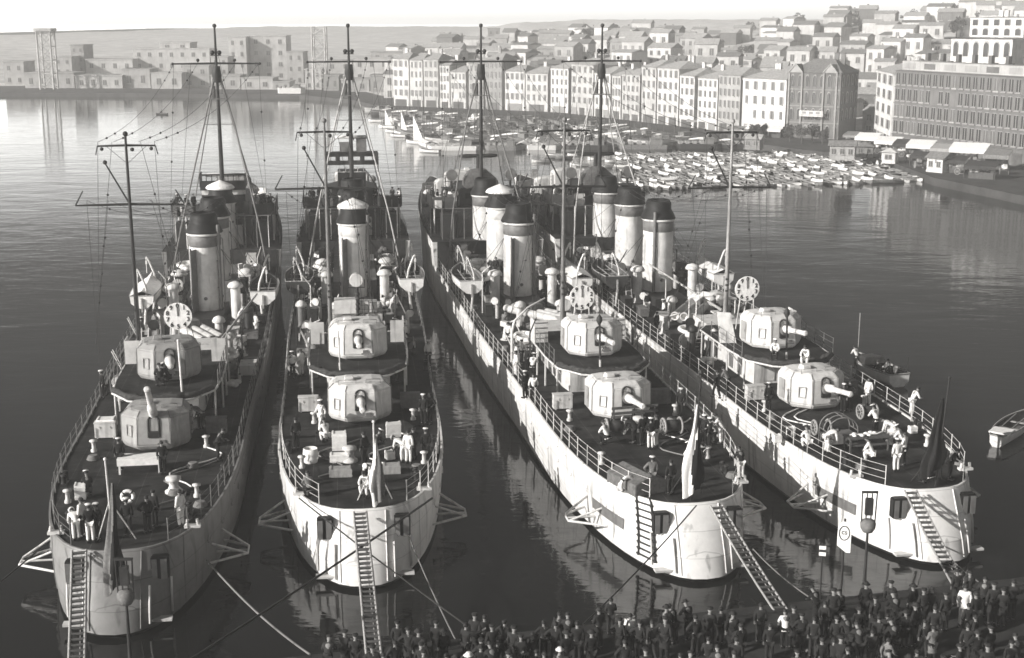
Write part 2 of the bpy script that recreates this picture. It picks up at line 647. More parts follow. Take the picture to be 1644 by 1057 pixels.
def hull(S, hm):
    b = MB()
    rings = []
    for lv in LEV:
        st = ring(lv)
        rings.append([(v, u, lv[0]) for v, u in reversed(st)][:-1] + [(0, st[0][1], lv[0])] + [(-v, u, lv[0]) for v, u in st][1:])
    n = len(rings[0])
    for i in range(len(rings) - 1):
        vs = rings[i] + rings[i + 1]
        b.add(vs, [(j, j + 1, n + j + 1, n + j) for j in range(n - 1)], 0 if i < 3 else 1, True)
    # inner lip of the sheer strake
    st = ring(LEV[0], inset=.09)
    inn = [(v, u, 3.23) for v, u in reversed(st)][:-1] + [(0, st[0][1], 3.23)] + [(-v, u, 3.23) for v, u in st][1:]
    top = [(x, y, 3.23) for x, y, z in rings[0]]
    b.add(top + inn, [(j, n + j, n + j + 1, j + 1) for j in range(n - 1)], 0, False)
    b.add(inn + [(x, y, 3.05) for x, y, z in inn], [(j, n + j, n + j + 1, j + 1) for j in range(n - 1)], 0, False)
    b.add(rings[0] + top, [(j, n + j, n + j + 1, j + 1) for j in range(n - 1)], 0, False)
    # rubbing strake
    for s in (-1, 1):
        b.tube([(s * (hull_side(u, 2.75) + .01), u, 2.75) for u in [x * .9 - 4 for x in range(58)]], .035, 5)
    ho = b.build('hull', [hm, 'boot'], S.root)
    # deck
    d = MB()
    st = ring(LEV[0], inset=.1)
    vs = [(v, u, ZD - .02) for v, u in st] + [(-v, u, ZD - .02) for v, u in st]
    k = len(st)
    d.add(vs, [(j, j + 1, k + j + 1, k + j) for j in range(k - 1)])
    for i in range(20):   # plank seams / weld strips running across
        u = -9 + i * 2.9
        d.box((0, u, ZD - .017), (half_w(u) * 1.6 if u > 2 else 6.2, .05, .02))
    d.build('deck', 'deck', S.root)
    # forecastle
    f = MB()
    us = [BREAK + (BOW - BREAK) * (i / 16) for i in range(17)]
    lo = [(half_w(u) * 1.0 + .01, u - (.0 if u < BOW else .3), 3.0) for u in us]
    hi = [(half_w(u - .6) * 1.04 + .02, u + (u - BREAK) / (BOW - BREAK) * 1.2, 5.5 + (u - BREAK) / 60) for u in us]
    R = [[(x, y, z) for x, y, z in r] + [(-x, y, z) for x, y, z in reversed(r)] for r in (lo, hi)]
    f.loft(R, 0, False, False, False, True)
    k = len(us)
    f.add([(x, y, z - .02) for x, y, z in hi] + [(-x, y, z - .02) for x, y, z in hi], [(j, j + 1, k + j + 1, k + j) for j in range(k - 1)], 1)
    f.build('forecastle', [hm, 'deck'], S.root)
    # portholes and scuppers
    for s in (-1, 1):
        for i in range(13):
            u = -9.5 + i * 2.35
            z = 2.1
            v = hull_side(u, z)
            v2 = hull_side(u + .2, z)
            nrm = Vector((1, -(v2 - v) / .2, .05)).normalized()
            nrm.x *= s
            M3 = nrm.to_track_quat('Z', 'Y').to_matrix()
            p = MB()
            p.lathe([(.19, -.03), (.19, .035), (.145, .04), (.14, .015)], (0, 0, 0), 12, 0, M3=M3)
            p.lathe([(.145, .012), (.001, .014)], (0, 0, 0), 12, 1, M3=M3)
            p.build('porthole', [hm, 'glass'], ho, (s * v, u, z))
    return ho


def gun(S, u, v, z, train=0, elev=3, cover=False):
    b = MB()

    def R(pts, zz):
        return [(x, y, zz) for x, y in pts]
    r0 = R([(-1.45, 1.25), (-1.6, -.42), (-.78, -1.3), (.78, -1.3), (1.6, -.42), (1.45, 1.25)], .16)
    r1 = R([(-1.62, 1.3), (-1.76, -.48), (-.86, -1.45), (.86, -1.45), (1.76, -.48), (1.62, 1.3)], .42)
    r2 = R([(-1.62, 1.3), (-1.74, -.44), (-.82, -1.3), (.82, -1.3), (1.74, -.44), (1.62, 1.3)], 1.86)
    r3 = R([(-1.3, 1.28), (-1.42, -.22), (-.7, -.92), (.7, -.92), (1.42, -.22), (1.3, 1.28)], 2.14)
    r4 = R([(-.7, 1.2), (-.75, .2), (-.4, -.3), (.4, -.3), (.75, .2), (.7, 1.2)], 2.22)
    b.loft([r0, r1, r2, r3, r4], 0, False)
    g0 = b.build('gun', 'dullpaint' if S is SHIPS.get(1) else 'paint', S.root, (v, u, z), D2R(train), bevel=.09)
    hd = MB()
    hd.box((-.55, .1, 2.3), (.55, .6, .3), taper=.8)
    hd.box((-.55, -.22, 2.32), (.4, .04, .1))
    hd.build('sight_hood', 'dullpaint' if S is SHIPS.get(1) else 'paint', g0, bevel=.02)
    for s in (-1, 1):
        for seam in ([(s * .84, -1.44, .45), (s * .825, -1.315, 1.86), (s * .71, -.935, 2.14)], [(s * 1.765, -.49, .45), (s * 1.745, -.45, 1.86), (s * 1.43, -.23, 2.14)]):
            sm = MB()
            sm.tube(seam, .022, 4)
            sm.build('plate_seam', 'greypaint', g0)
    q = MB()
    q.lathe([(1.15, 0), (1.15, .12), (.95, .14), (.95, .24)], (0, 0, 0), 20)
    q.build('gun_base', 'steel', g0)
    # barrel, swung to the elevation
    M3 = Matrix.Rotation(D2R(-elev), 3, 'X') @ Matrix.Rotation(PI / 2, 3, 'X')
    bl = MB()
    if cover:
        bl.lathe([(.30, .3), (.27, 1.5), (.2, 2.1), (.17, 2.7), (.13, 2.75), (.001, 2.76)], (0, -.45, 1.32), 14, 0, M3=M3)
    else:
        bl.lathe([(.25, .3), (.235, 1.7), (.22, 1.75), (.165, 1.8), (.145, 3.3), (.165, 3.35), (.165, 3.5), (.09, 3.52)], (0, -.45, 1.32), 14, 0, M3=M3)
        bl.lathe([(.088, 3.50), (.001, 3.3)], (0, -.45, 1.32), 14, 1, M3=M3)
    bl.build('gun_barrel', ['paint', 'black'], g0)
    # gun port arch and dark opening
    a = MB()
    yb = -1.44

    def front(z_):
        if z_ < 1.86:
            return -1.45 + (z_ - .42) / 1.44 * .15 - .02
        return -1.3 + (z_ - 1.86) / .28 * .38 - .02
    pts = [(-.27, front(.85), .85)] + [(-.27, front(zz), zz) for zz in (1.1, 1.4, 1.68)]
    pts += [(.27 * math.cos(PI - k * PI / 8), front(1.72 + .22 * math.sin(k * PI / 8)), 1.72 + .22 * math.sin(k * PI / 8)) for k in range(1, 8)]
    pts += [(.27, front(zz), zz) for zz in (1.68, 1.4, 1.1, .85)]
    a.tube(pts, .055, 6)
    a.box((0, -1.42, 1.0), (.5, .08, .36))
    a.build('gun_port', 'steel', g0)
    h = MB()
    for x0, zc in ((-1.28, 1.12),):
        for dx, dz, sx, sz in ((-.2, 0, .035, .6), (.2, 0, .035, .6), (0, .3, .43, .035), (0, -.3, .43, .035)):
            ang = math.atan2(.92, .88)
            h.box((x0 + dx * math.cos(ang), -.98 - dx * math.sin(ang), zc + dz), (sx, .05, sz), rz=-ang)
    h.build('sight_hatch', 'dullpaint', g0)
    rr = MB()
    rr.tube([(-1.15, -.55, 2.1), (-1.15, -.55, 2.36), (-.2, -.62, 2.38), (-.2, -.62, 2.1)], .022, 5)
    rr.build('grab_rail', 'greypaint', g0)
    rr = MB()
    rr.tube([(.35, -.62, 2.1), (.35, -.62, 2.38), (1.15, -.5, 2.34), (1.15, -.5, 2.1)], .022, 5)
    rr.build('grab_rail', 'greypaint', g0)
    for s in (-1, 1):
        dr = MB()
        dr.box((s * 1.735, .55, 1.05), (.05, .62, 1.15))
        dr.box((s * 1.77, .35, 1.05), (.05, .05, .2))
        dr.build('side_door', 'dullpaint', g0, bevel=.015)
    st = MB()
    st.box((.42, -1.5, .5), (.5, .12, .08))
    st.box((.42, -1.46, .62), (.3, .05, .18))
    st.build('foot_step', 'greypaint', g0)
    bb = MB()
    bb.loft([[(math.cos(a) * .3, -1.33, 1.36 + math.sin(a) * .34) for a in [2 * PI * e / 14 for e in range(14)]], [(math.cos(a) * .31, -1.5, 1.34 + math.sin(a) * .33) for a in [2 * PI * e / 14 for e in range(14)]], [(math.cos(a) * .25, -1.64, 1.35 + math.sin(a) * .25) for a in [2 * PI * e / 14 for e in range(14)]]], 0, True)
    if elev < 20:
        bb.build('blast_bag', 'greycanvas', g0)
    lad = MB()
    for k in range(4):
        lad.tube([(1.69, .2, .7 + k * .35), (1.80, .2, .7 + k * .35), (1.80, .6, .7 + k * .35), (1.69, .6, .7 + k * .35)], .02, 5)
    lad.build('grab_rail', 'greypaint', g0)
    return g0


def railing(S, path, h=1.02, step=1.5, name='railing', mt='paint', wires=(.35, .68, 1.0), parent=None):
    b = MB()
    P = [Vector(p) for p in path]
    total = sum((P[i + 1] - P[i]).length for i in range(len(P) - 1))
    n = max(1, round(total / step))

    def at(d):
        for i in range(len(P) - 1):
            L = (P[i + 1] - P[i]).length
            if d <= L or i == len(P) - 2:
                return P[i].lerp(P[i + 1], min(1, d / L))
            d -= L
    st = [at(total * k / n) for k in range(n + 1)]
    for p in st:
        b.tube([p, p + Vector((0, 0, h))], .027, 5)
        b.ball(p + Vector((0, 0, h)), .035, 6)
    for w in wires:
        b.tube([p + Vector((0, 0, w * h - .015 * (i % 2))) for i, p in enumerate(st)], .013, 4)
    return b.build(name, mt, parent or S.root)


def deck_edge(side, u0, u1, inset=.16, z=ZD, n=20):
    out = []
    for i in range(n + 1):
        u = u0 + (u1 - u0) * i / n
        out.append((side * (hull_side(u, 3.2) - inset), u, z))
    return out


def funnel(S, u, rim, base, cap='black', fin=False, pipe=True, r=1.18, cover=False):
    f = MB()
    f.lathe([(r * 1.04, base), (r, base + .3), (r, rim - .95), (r * 1.0, rim), (r * .9, rim), (r * .88, rim - .6)], (0, u, 0), 36, 0, 1, 1.16)
    fo = f.build('funnel', 'paint', S.root)
    b = MB()
    b.lathe([(r * 1.012, rim - .92), (r * 1.03, rim - .90), (r * 1.03, rim - .12), (r * 1.012, rim - .1)], (0, u, 0), 36, 0, 1, 1.16)
    b.build('funnel_band', 'greypaint' if not cover else 'paint', fo)
    b = MB()
    b.lathe([(r * 1.07, rim - .1), (r * 1.12, rim - .05), (r * 1.12, rim + .05), (r * 1.05, rim + .08)], (0, u, 0), 36, 0, 1, 1.16)
    b.build('funnel_rim', 'paint', fo)
    c = MB()
    c.lathe([(r * 1.14, rim + .02), (r * 1.17, rim + .10), (r * 1.08, rim + .35), (r * .9, rim + .72), (r * .86, rim + .85), (r * .86, rim + 1.25), (r * .74, rim + 1.5), (r * .6, rim + 1.52), (r * .55, rim + 1.1)], (0, u + .1, 0), 32, 0, 1, 1.14)
    c.build('funnel_cap', 'black', fo)
    if cover:
        c = MB()
        prof = [(r * 1.0, rim + 1.22), (r * 1.04, rim + 1.30), (r * .9, rim + 1.5), (r * .5, rim + 1.72), (.02, rim + 1.95)]
        rings = []
        for rr, z in prof:
            rings.append([(rr * (1 + .02 * math.cos(8 * k * PI / 12)) * math.cos(k * PI / 12), u + .1 + rr * 1.15 * math.sin(k * PI / 12), z) for k in range(24)])
        c.loft(rings, 0, False)
        c.build('canvas_cover', 'canvas', fo)
    if fin:  # added plate, shaped to throw shade across the rest of the funnel
        p = MB()
        a = D2R(-28)
        nx, ny = math.sin(a), -math.cos(a)
        zc, hh = (base + rim - .95) / 2, rim - .95 - base - .2
        ang = math.atan2(ny, nx)
        p.box((nx * (r + .36), u + ny * (r * 1.12 + .36), zc), (.84, .07, hh), rz=ang)
        p.tube([(nx * (r + .74), u + ny * (r * 1.12 + .74), base), (nx * (r + .74), u + ny * (r * 1.12 + .74), rim - .9)], .07, 8)
        p.build('funnel_shade_plate', 'greypaint', fo)
    if pipe:
        p = MB()
        a = D2R(-30 if not fin else 55)
        x, y = math.sin(a) * (r + .14), u - math.cos(a) * (r * 1.15 + .14)
        p.tube([(x, y, base), (x, y, rim + .2), (x, y, rim + .7)], .13, 10)
        p.box((x * .94, y + .09, rim - 2), (.3, .3, .06))
        p.box((x * .94, y + .09, rim - 4), (.3, .3, .06))
        p.build('steam_pipe', 'greypaint', fo)
    # rungs
    p = MB()
    x = r + .02
    for k in range(int((rim - base - 1) / .4)):
        z = base + .4 + k * .4
        p.tube([(x + .12, u - .17, z), (x + .12, u + .17, z)], .015, 4)
    for q in (-.17, .17):
        p.tube([(x + .12, u + q, base + .2), (x + .12, u + q, rim - .5), (x, u + q, rim - .4)], .02, 4)
    p.build('funnel_ladder', 'greypaint', fo)
    for k in range(3):
        p = MB()
        a = D2R(-70 + k * 70)
        p.ball((math.sin(a) * r * 1.0, u - math.cos(a) * r * 1.15, base + 1.6), .14, 8)
        p.build('funnel_fitting', 'greypaint', fo)
    return fo


def boat_rings(L, B, D, n=10, transom=.62):
    outer, inner, gun_ = [], [], []
    for i in range(n + 1):
        t = i / n
        w = B / 2 * (transom + (1 - transom) * math.sin(min(1, t * 2) * PI / 2)) if t < .5 else B / 2 * max(.02, 1 - ((t - .5) / .5) ** 2.3)
        sh = D * (1 + .35 * max(0, t - .4) ** 2 / .36 + .08 * (1 - t))
        y = L * (t - .5)
        k = D * (.02 + .25 * max(0, t - .75) * 2)
        outer.append([(-w, y, sh), (-w * .93, y, D * .45 + k), (-w * .45, y, D * .08 + k), (0, y, k), (w * .45, y, D * .08 + k), (w * .93, y, D * .45 + k), (w, y, sh)])
    return outer


def boat_mesh(name, L, B, D, mats, benches=3, transom=.62, keelfit=True, cover=False):
    b = MB()
    o = boat_rings(L, B, D, transom=transom)
    n = 7
    vs = [p for r in o for p in r]
    fs = [(i * n + j, (i + 1) * n + j, (i + 1) * n + j + 1, i * n + j + 1) for i in range(len(o) - 1) for j in range(n - 1)]
    b.add(vs, fs, 0, True)
    b.add(o[0], [tuple(range(n))], 0)
    inn = [[(x * .9, y + (.06 if i == 0 else 0), max(z - .02, D * .28 if abs(x) < B * .3 else z - .04)) for x, y, z in r] for i, r in enumerate(o)]
    vs = [p for r in inn for p in r]
    b.add(vs, [tuple(reversed(f)) for f in fs], 1, True)
    b.add(inn[0], [tuple(reversed(range(n)))], 1)
    for s in (0, 6):
        b.tube([r[s] for r in o], .045, 5, 2)
    b.tube([o[0][0], o[0][6]], .045, 5, 2)
    for k in range(benches):
        y = L * (-.3 + .55 * k / max(1, benches - 1))
        i = min(9, int((y / L + .5) * 10))
        b.box((0, y, D * .72), (abs(o[i][0][0]) * 1.84, .22, .05), m=2)
    if cover:
        c = [[(p[0] * 1.02, p[1], p[2] + .02) for p in (r[0], r[6])] for r in o]
        vv = []
        for (a, d), r in zip(c, o):
            vv += [a, (0, a[1], a[2] + .32), d]
        b.add(vv, [(i * 3 + j, (i + 1) * 3 + j, (i + 1) * 3 + j + 1, i * 3 + j + 1) for i in range(len(o) - 1) for j in range(2)], 3, False)
    return b.mesh(name, mats)


def mast_pole(name, parent, base, top, r0, r1, mt='paint', n=10):
    b = MB()
    base, top = Vector(base), Vector(top)
    b.tube([base.lerp(top, k / 6) for k in range(7)], [r0 + (r1 - r0) * k / 6 for k in range(7)], n)
    b.ball(top, r1 * 2.2, 8)
    return b.build(name, mt, parent)


def mainmast(S, u, v, paint='greypaint', topz=18.4, upper=1.75, lower=True, low_half=3.6):
    rake = -.012
    m = mast_pole('mainmast', S.root, (v, u, 3.1), (v, u + rake * 15, topz), .17, .075, paint)
    b = MB()
    z = topz - .75
    b.tube([(v - upper, u, z), (v, u, z + .03), (v + upper, u, z)], [.06, .08, .06], 6)
    for s in (-1, 1):
        b.ball((v + s * upper * .85, u, z - .18), .12, 8)
        b.tube([(v + s * upper, u, z), (v + s * (upper + .12), u, z - .55)], .035, 5)
        b.tube([(v + s * upper * .7, u, z), (v, u, z - 1.1)], .015, 4)
    b.ball((v + .35, u - .1, z - .22), .13, 8)
    b.build('yard', 'steel', m)
    if lower:
        b = MB()
        z = topz - 4.4
        b.tube([(v - low_half, u, z), (v, u, z + .03), (v + low_half, u, z - .05)], [.065, .09, .065], 6)
        b.tube([(v, u, z), (v - 1.35, u, z + 2.6)], [.06, .05], 6)
        b.ball((v - 1.35, u, z + 2.65), .14, 8)
        for s in (-1, 1):
            b.tube([(v + s * low_half, u, z), (v + s * (low_half - .5), u, z + .9)], [.05, .04], 5)
        b.build('signal_boom', 'steel', m)
    b = MB()
    b.tube([(v + .1, u - .22, 3.2), (v + .1, u - .22, 9)], .03, 5)
    for k in range(3):
        b.box((v, u - .12, 7.0 + k * .4), (.22, .2, .12))
    b.build('halyard_block', 'steel', m)
    return m


def foremast(S, u, topz=24.2, half=3.7, kind=0):
    m = mast_pole('foremast', S.root, (0, u, 5.4), (0, u - .5, topz), .26, .085, 'steel', 12)
    b = MB()
    z = 21.2
    b.tube([(-half, u - .4, z), (0, u - .4, z + .04), (half, u - .4, z)], [.07, .1, .07], 6)
    for x in (-half * .42, half * .42):
        b.ball((x, u - .4, z + .3), .15, 8)
        b.tube([(x, u - .4, z), (x, u - .4, z + .2)], .03, 5)
    for s in (-1, 1):
        b.ball((s * half, u - .4, z), .12, 8)
    b.build('yard', 'steel', m)
    b = MB()
    for x in (-.3, .3):
        b.ball((x, u - .5, z + .95), .2, 8)
    b.box((0, u - .45, z + .72), (.9, .1, .08))
    b.lathe([(.3, z - 1.6), (.42, z - 1.0), (.3, z - .2)], (0, u - .4, 0), 10)
    b.build('masthead_light', 'steel', m)
    b = MB()
    z2 = 18.2
    b.box((0, u - .35, z2), (1.7, .5, .07))
    b.prism([(-.75, u - .15), (-.2, u - .15), (-.35, u - .2)], z2 + .05, z2 + 1.1)
    b.tube([(-.8, u - .35, z2), (-.25, u - .4, z2 + 2.2)], .03, 5)
    b.tube([(.8, u - .35, z2), (.25, u - .4, z2 + 2.2)], .03, 5)
    b.build('crosstree', 'greypaint', m)
    b = MB()
    b.box((0, u - .3, 16.0), (2.6, .12, .06))
    b.build('spreader', 'greypaint', m)
    # shrouds and stays: fixed rigging of this mast
    b = MB()
    for s in (-1, 1):
        b.tube([(s * .2, u - .4, 20.2), (s * 1.3, u - .3, 16.0), (s * 3.2, u - 4.2, 8.0), (s * 4.1, u - 7.5, 3.4)], .075, 5)
        b.tube([(s * .2, u - .4, 20.0), (s * 2.9, u + 3, 8.2)], .05, 4)
    b.tube([(0, u - .4, 23), (0, BOW - 3, 6.6)], .02, 4)
    b.build('shroud', 'greypaint' if kind else 'palewire', m)
    return m


def aerials(S, u0, v0, z0, u1, z1, half0, half1):
    b = MB()
    for s in (-1, -.45, .45, 1):
        p0, p1 = Vector((v0 + s * half0, u0, z0)), Vector((s * half1, u1, z1))
        pts = []
        for k in range(13):
            t = k / 12
            p = p0.lerp(p1, t)
            p.z -= 1.0 * 4 * t * (1 - t)
            pts.append(p)
        b.tube(pts, .016, 4)
        for t in (1, 2, 10, 11):
            b.ball(pts[t], .075, 6)
    for s in (-1, 1):
        b.tube([(v0 + s * half0, u0, z0), (v0 + s * 2.2, u0 - 2, ZD + 1)], .014, 4)
        b.tube([(v0 + s * half0 * .5, u0, z0), (v0 + s * 3.2, u0 + 3, ZD + 1)], .014, 4)
        b.tube([(s * half1, u1, z1), (s * 4.2, u1 - 6, 5.0)], .014, 4)
        b.tube([(s * half1 * .6, u1, z1), (s * 3.8, u1 + 1, 8.2)], .014, 4)
        for k in (.25, .5, .7):
            b.ball(Vector((s * half1, u1, z1)).lerp(Vector((s * 4.2, u1 - 6, 5.0)), k), .09, 6)
            b.ball(Vector((v0 + s * half0 * .5, u0, z0)).lerp(Vector((v0 + s * 3.2, u0 + 3, ZD + 1)), k), .08, 6)
    b.build('rigging', 'wire', S.root)


def dial(S, u, v, z, r=.84, tilt=-4, rz=0):
    e = MB()
    M3 = Matrix.Rotation(PI / 2, 3, 'X')
    e.lathe([(.02, -.06), (r, -.06), (r, .0), (.02, .001)], (0, 0, 0), 40, 0, smooth=False, M3=M3)
    o = e.build('range_clock', 'canvas', S.root, (v, u, z), D2R(rz))
    o['label'] = 'round white dial numbered nought to nine with a single hand at nought'
    for k in range(10):
        a = 2 * PI * k / 10
        t = link('numeral', text_mesh(str(k), .37), o, (math.sin(a) * r * .77, -.014, math.cos(a) * r * .77))
        t.rotation_euler = (PI / 2, 0, 0)
        t.data.materials.append(M['black'])
    p = MB()
    p.box((0, -.03, r * .36), (.09, .02, r * .66))
    p.build('clock_hand', 'greypaint', o)
    p = MB()
    h = z - 5.2
    p.tube([(-.45, .02, -r * .75), (-.62, .2, -h)], .04, 6)
    p.tube([(.45, .02, -r * .75), (.62, .2, -h)], .04, 6)
    p.tube([(0, .05, -r * .9), (0, .9, -h)], .04, 6)
    p.build('clock_stand', 'paint', o)
    return o


def davit_pair(S, u, side, outv=4.35, L=6.2):
    for du in (-L * .42, L * .42):
        b = MB()
        pts = []
        for k in range(12):
            t = k / 11
            if t < .5:
                pts.append((side * (4.25 - .55 * t), u + du, ZD + 3.6 * t * 2 * .75))
            else:
                a = (t - .5) * 2
                pts.append((side * (3.98 + (outv - 3.98 + .25) * math.sin(a * PI / 2)), u + du, ZD + 2.7 + 1.5 * math.sin(a * PI * .62)))
        b.tube(pts, [.11 - .05 * k / 11 for k in range(12)], 8)
        e = pts[-1]
        b.tube([e, (e[0], e[1], e[2] - 1.1)], .03, 5)
        b.box((e[0], e[1], e[2] - .3), (.14, .12, .26))
        b.build('davit', 'paint', S.root)


def ventilator(S, u, v, z=ZD, h=2.1, r=.36, mt='paint'):
    b = MB()
    b.lathe([(r * 1.15, 0), (r * 1.1, .1), (r, .14), (r, h)], (0, 0, 0), 16, 1)
    o = b.build('ventilator', [mt, mt], S.root, (v, u, z))
    c = MB()
    c.lathe([(r * 1.1, h - .12), (r * 1.55, h - .08), (r * 1.6, h + .05), (r * 1.2, h + .26), (.4 * r, h + .36), (.001, h + .38)], (0, 0, 0), 18)
    c.build('ventilator_cap', mt if RND.random() < .5 else 'paint', o)
    return o


def cowl(S, u, v, z=ZD, h=1.5, r=.25, rz=0, mt='paint'):
    b = MB()
    b.tube([(0, 0, 0), (0, 0, h * .7), (0, -.08, h * .9), (0, -.28, h), (0, -.5, h)], [r * .7, r * .7, r * .8, r * 1.1, r * 1.35], 12)
    return b.build('cowl_ventilator', mt, S.root, (v, u, z), rz)


def searchlight(S, u, v, z, r=.5, rz=0, mt='greypaint'):
    b = MB()
    M3 = Matrix.Rotation(PI / 2, 3, 'X')
    b.lathe([(.02, -.45), (r * .6, -.42), (r, -.2), (r, .22), (r * 1.04, .24), (r * 1.04, .3), (r * .92, .3), (.02, .27)], (0, 0, 0), 20, 0, M3=M3)
    o = b.build('searchlight', mt, S.root, (v, u, z), rz)
    c = MB()
    c.tube([(-r - .08, 0, 0), (-r - .08, 0, -r - .1), (r + .08, 0, -r - .1), (r + .08, 0, 0)], .04, 6)
    c.tube([(0, 0, -r - .1), (0, 0, -r - .8)], .12, 8)
    c.build('searchlight_bracket', 'steel', o)
    return o


def locker(S, u, v, d, z=ZD, mt='greypaint', rz=0, name='deck_locker'):
    b = MB()
    b.box((0, 0, d[2] / 2 + .06), d)
    b.box((0, 0, d[2] + .08), (d[0] + .06, d[1] + .06, .05))
    for sx in (-1, 1):
        b.box((sx * d[0] * .38, 0, .035), (.08, d[1] * .9, .07))
        b.box((sx * d[0] * .25, -d[1] / 2 - .02, d[2] * .8), (.06, .05, .12))
    return b.build(name, mt, S.root, (v, u, z), rz, bevel=.012)


def reel(S, u, v, z=ZD, r=.42, w=.8, rz=0, mt='darkcanvas'):
    b = MB()
    M3 = Matrix.Rotation(PI / 2, 3, 'Y')
    b.lathe([(.06, -w / 2 - .14), (.06, -w / 2), (r, -w / 2), (r, -w / 2 + .05), (r * .78, -w / 2 + .05), (r * .8, 0), (r * .78, w / 2 - .05), (r, w / 2 - .05), (r, w / 2), (.06, w / 2), (.06, w / 2 + .14)], (0, 0, r + .14), 20, 0, M3=M3)
    o = b.build('cable_reel', mt, S.root, (v, u, z), rz)
    c = MB()
    for s in (-1, 1):
        x = s * (w / 2 + .1)
        c.tube([(x, -.32, 0), (x, 0, r + .14), (x, .32, 0)], .045, 6)
        c.lathe([(r * 1.02, -.012), (r * 1.02, .012), (r * .82, .014), (r * .82, -.014)], (s * (w / 2 + .02), 0, r + .14), 20, 0, M3=M3)
    c.build('reel_frame', 'paint', o)
    return o


def bollard(S, u, v, z=ZD):
    b = MB()
    b.box((0, 0, .04), (.3, .95, .08))
    for s in (-1, 1):
        b.lathe([(.13, .06), (.11, .14), (.11, .42), (.15, .46), (.13, .52), (.001, .53)], (0, s * .27, 0), 12)
    return b.build('bollard', 'steel', S.root, (v, u, z))


def capstan(S, u, v):
    b = MB()
    b.lathe([(.42, 0), (.42, .08), (.3, .12), (.2, .35), (.24, .55), (.36, .62), (.36, .74), (.1, .8), (.001, .8)], (0, 0, 0), 16)
    return b.build('capstan', 'paint', S.root, (v, u, ZD))


def skylight(S, u, v, d=(1.5, 2.2, .75), mt='greypaint', rz=0):
    b = MB()
    x, y = d[0] / 2, d[1] / 2
    b.box((0, 0, d[2] * .35), (d[0], d[1], d[2] * .7))
    b.add([(-x, -y, d[2] * .7), (x, -y, d[2] * .7), (x, y, d[2] * .7), (-x, y, d[2] * .7), (0, -y, d[2]), (0, y, d[2])], [(0, 1, 4), (1, 2, 5, 4), (2, 3, 5), (3, 0, 4, 5)])
    o = b.build('skylight', mt, S.root, (v, u, ZD), rz, bevel=.015)
    c = MB()
    for s in (-1, 1):
        for k in (-1, 1):
            c.box((s * x * .5, k * y * .45, d[2] * .855), (x * .62, y * .6, .03), ry=s * math.atan2(d[2] * .3, x))
    c.build('skylight_pane', 'glass', o)
    return o


def carley(S, u, v, z, rz=0, tilt=0):
    b = MB()
    pts = [(math.cos(a) * .65, math.sin(a) * 1.15, .16) for a in [2 * PI * k / 24 for k in range(25)]]
    b.tube(pts, .16, 8)
    for k in range(-3, 4):
        b.box((0, k * .24, .1), (1.05 if abs(k) < 3 else .8, .1, .03))
    return b.build('life_raft', 'canvas', S.root, (v, u, z), rz)


def torpedo_mount(S, u, v, train=0):
    b = MB()
    b.lathe([(1.2, 0), (1.2, .2), (.8, .25), (.8, .6)], (0, 0, 0), 20)
    b.box((0, .3, .65), (1.9, 2.4, .12))
    b.box((0, .9, 1.15), (.9, 1.0, .9))
    o = b.build('torpedo_mount', 'greypaint', S.root, (v, u, ZD), D2R(train), bevel=.02)
    M3 = Matrix.Rotation(PI / 2, 3, 'X')
    for k in (-1, 0, 1):
        t = MB()
        t.lathe([(.02, -3.3), (.24, -3.25), (.29, -3.1), (.29, 3.0), (.33, 3.02), (.33, 3.15), (.25, 3.2), (.24, 2.9), (.02, 2.88)], (k * .66, 0, 1.0), 14, 0, M3=M3)
        t.build('torpedo_tube', 'paint', o)
    return o


def stern_chute(S, v):
    """depth charge chute: dark box at the sheer, rails down the counter, step at the waterline"""
    b = MB()
    u0 = stern_pt(v, 2.3)
    b.box((v, u0 - .04, 2.42), (.74, .46, 1.0))
    o = b.build('depth_charge_chute', 'black', S.root, bevel=.05)
    c = MB()
    c.box((v - .22, u0 - .33, 2.4), (.22, .03, .9))
    c.box((v + .17, u0 - .33, 2.4), (.26, .03, .9))
    c.build('chute_door', 'greypaint', o)
    r = MB()
    for s in (-1, 1):
        pts = []
        for k in range(6):
            z = 1.85 - k * .29
            pts.append((v + s * .4, stern_pt(v + s * .4, z) - .12, z))
        r.tube(pts, .05, 6)
    r.box((v, stern_pt(v, .4) - .2, .42), (.95, .4, .1))
    r.build('chute_rail', 'paint', o)
    return o


def prop_guard(S, side, u=-8.2, L=2.8, out=1.45):
    b = MB()
    z = .95
    h0, h1 = hull_side(u - L / 2, z), hull_side(u + L / 2, z)
    p0, p1, p2 = (side * h0, u - L / 2, z), (side * (hull_side(u, z) + out), u - .4, z), (side * h1, u + L / 2, z)
    q = (side * (hull_side(u, z) + out), u + .5, z)
    b.tube([p0, p1, q, p2], .06, 8)
    b.tube([(side * hull_side(u - .9, 1.7), u - .9, 1.7), p1], .055, 6)
    b.tube([(side * hull_side(u + .9, 1.7), u + .9, 1.7), q], .055, 6)
    b.tube([(side * hull_side(u, z), u, z), ((p1[0] + q[0]) / 2, u, z)], .055, 6)
    return b.build('propeller_guard', 'paint', S.root)


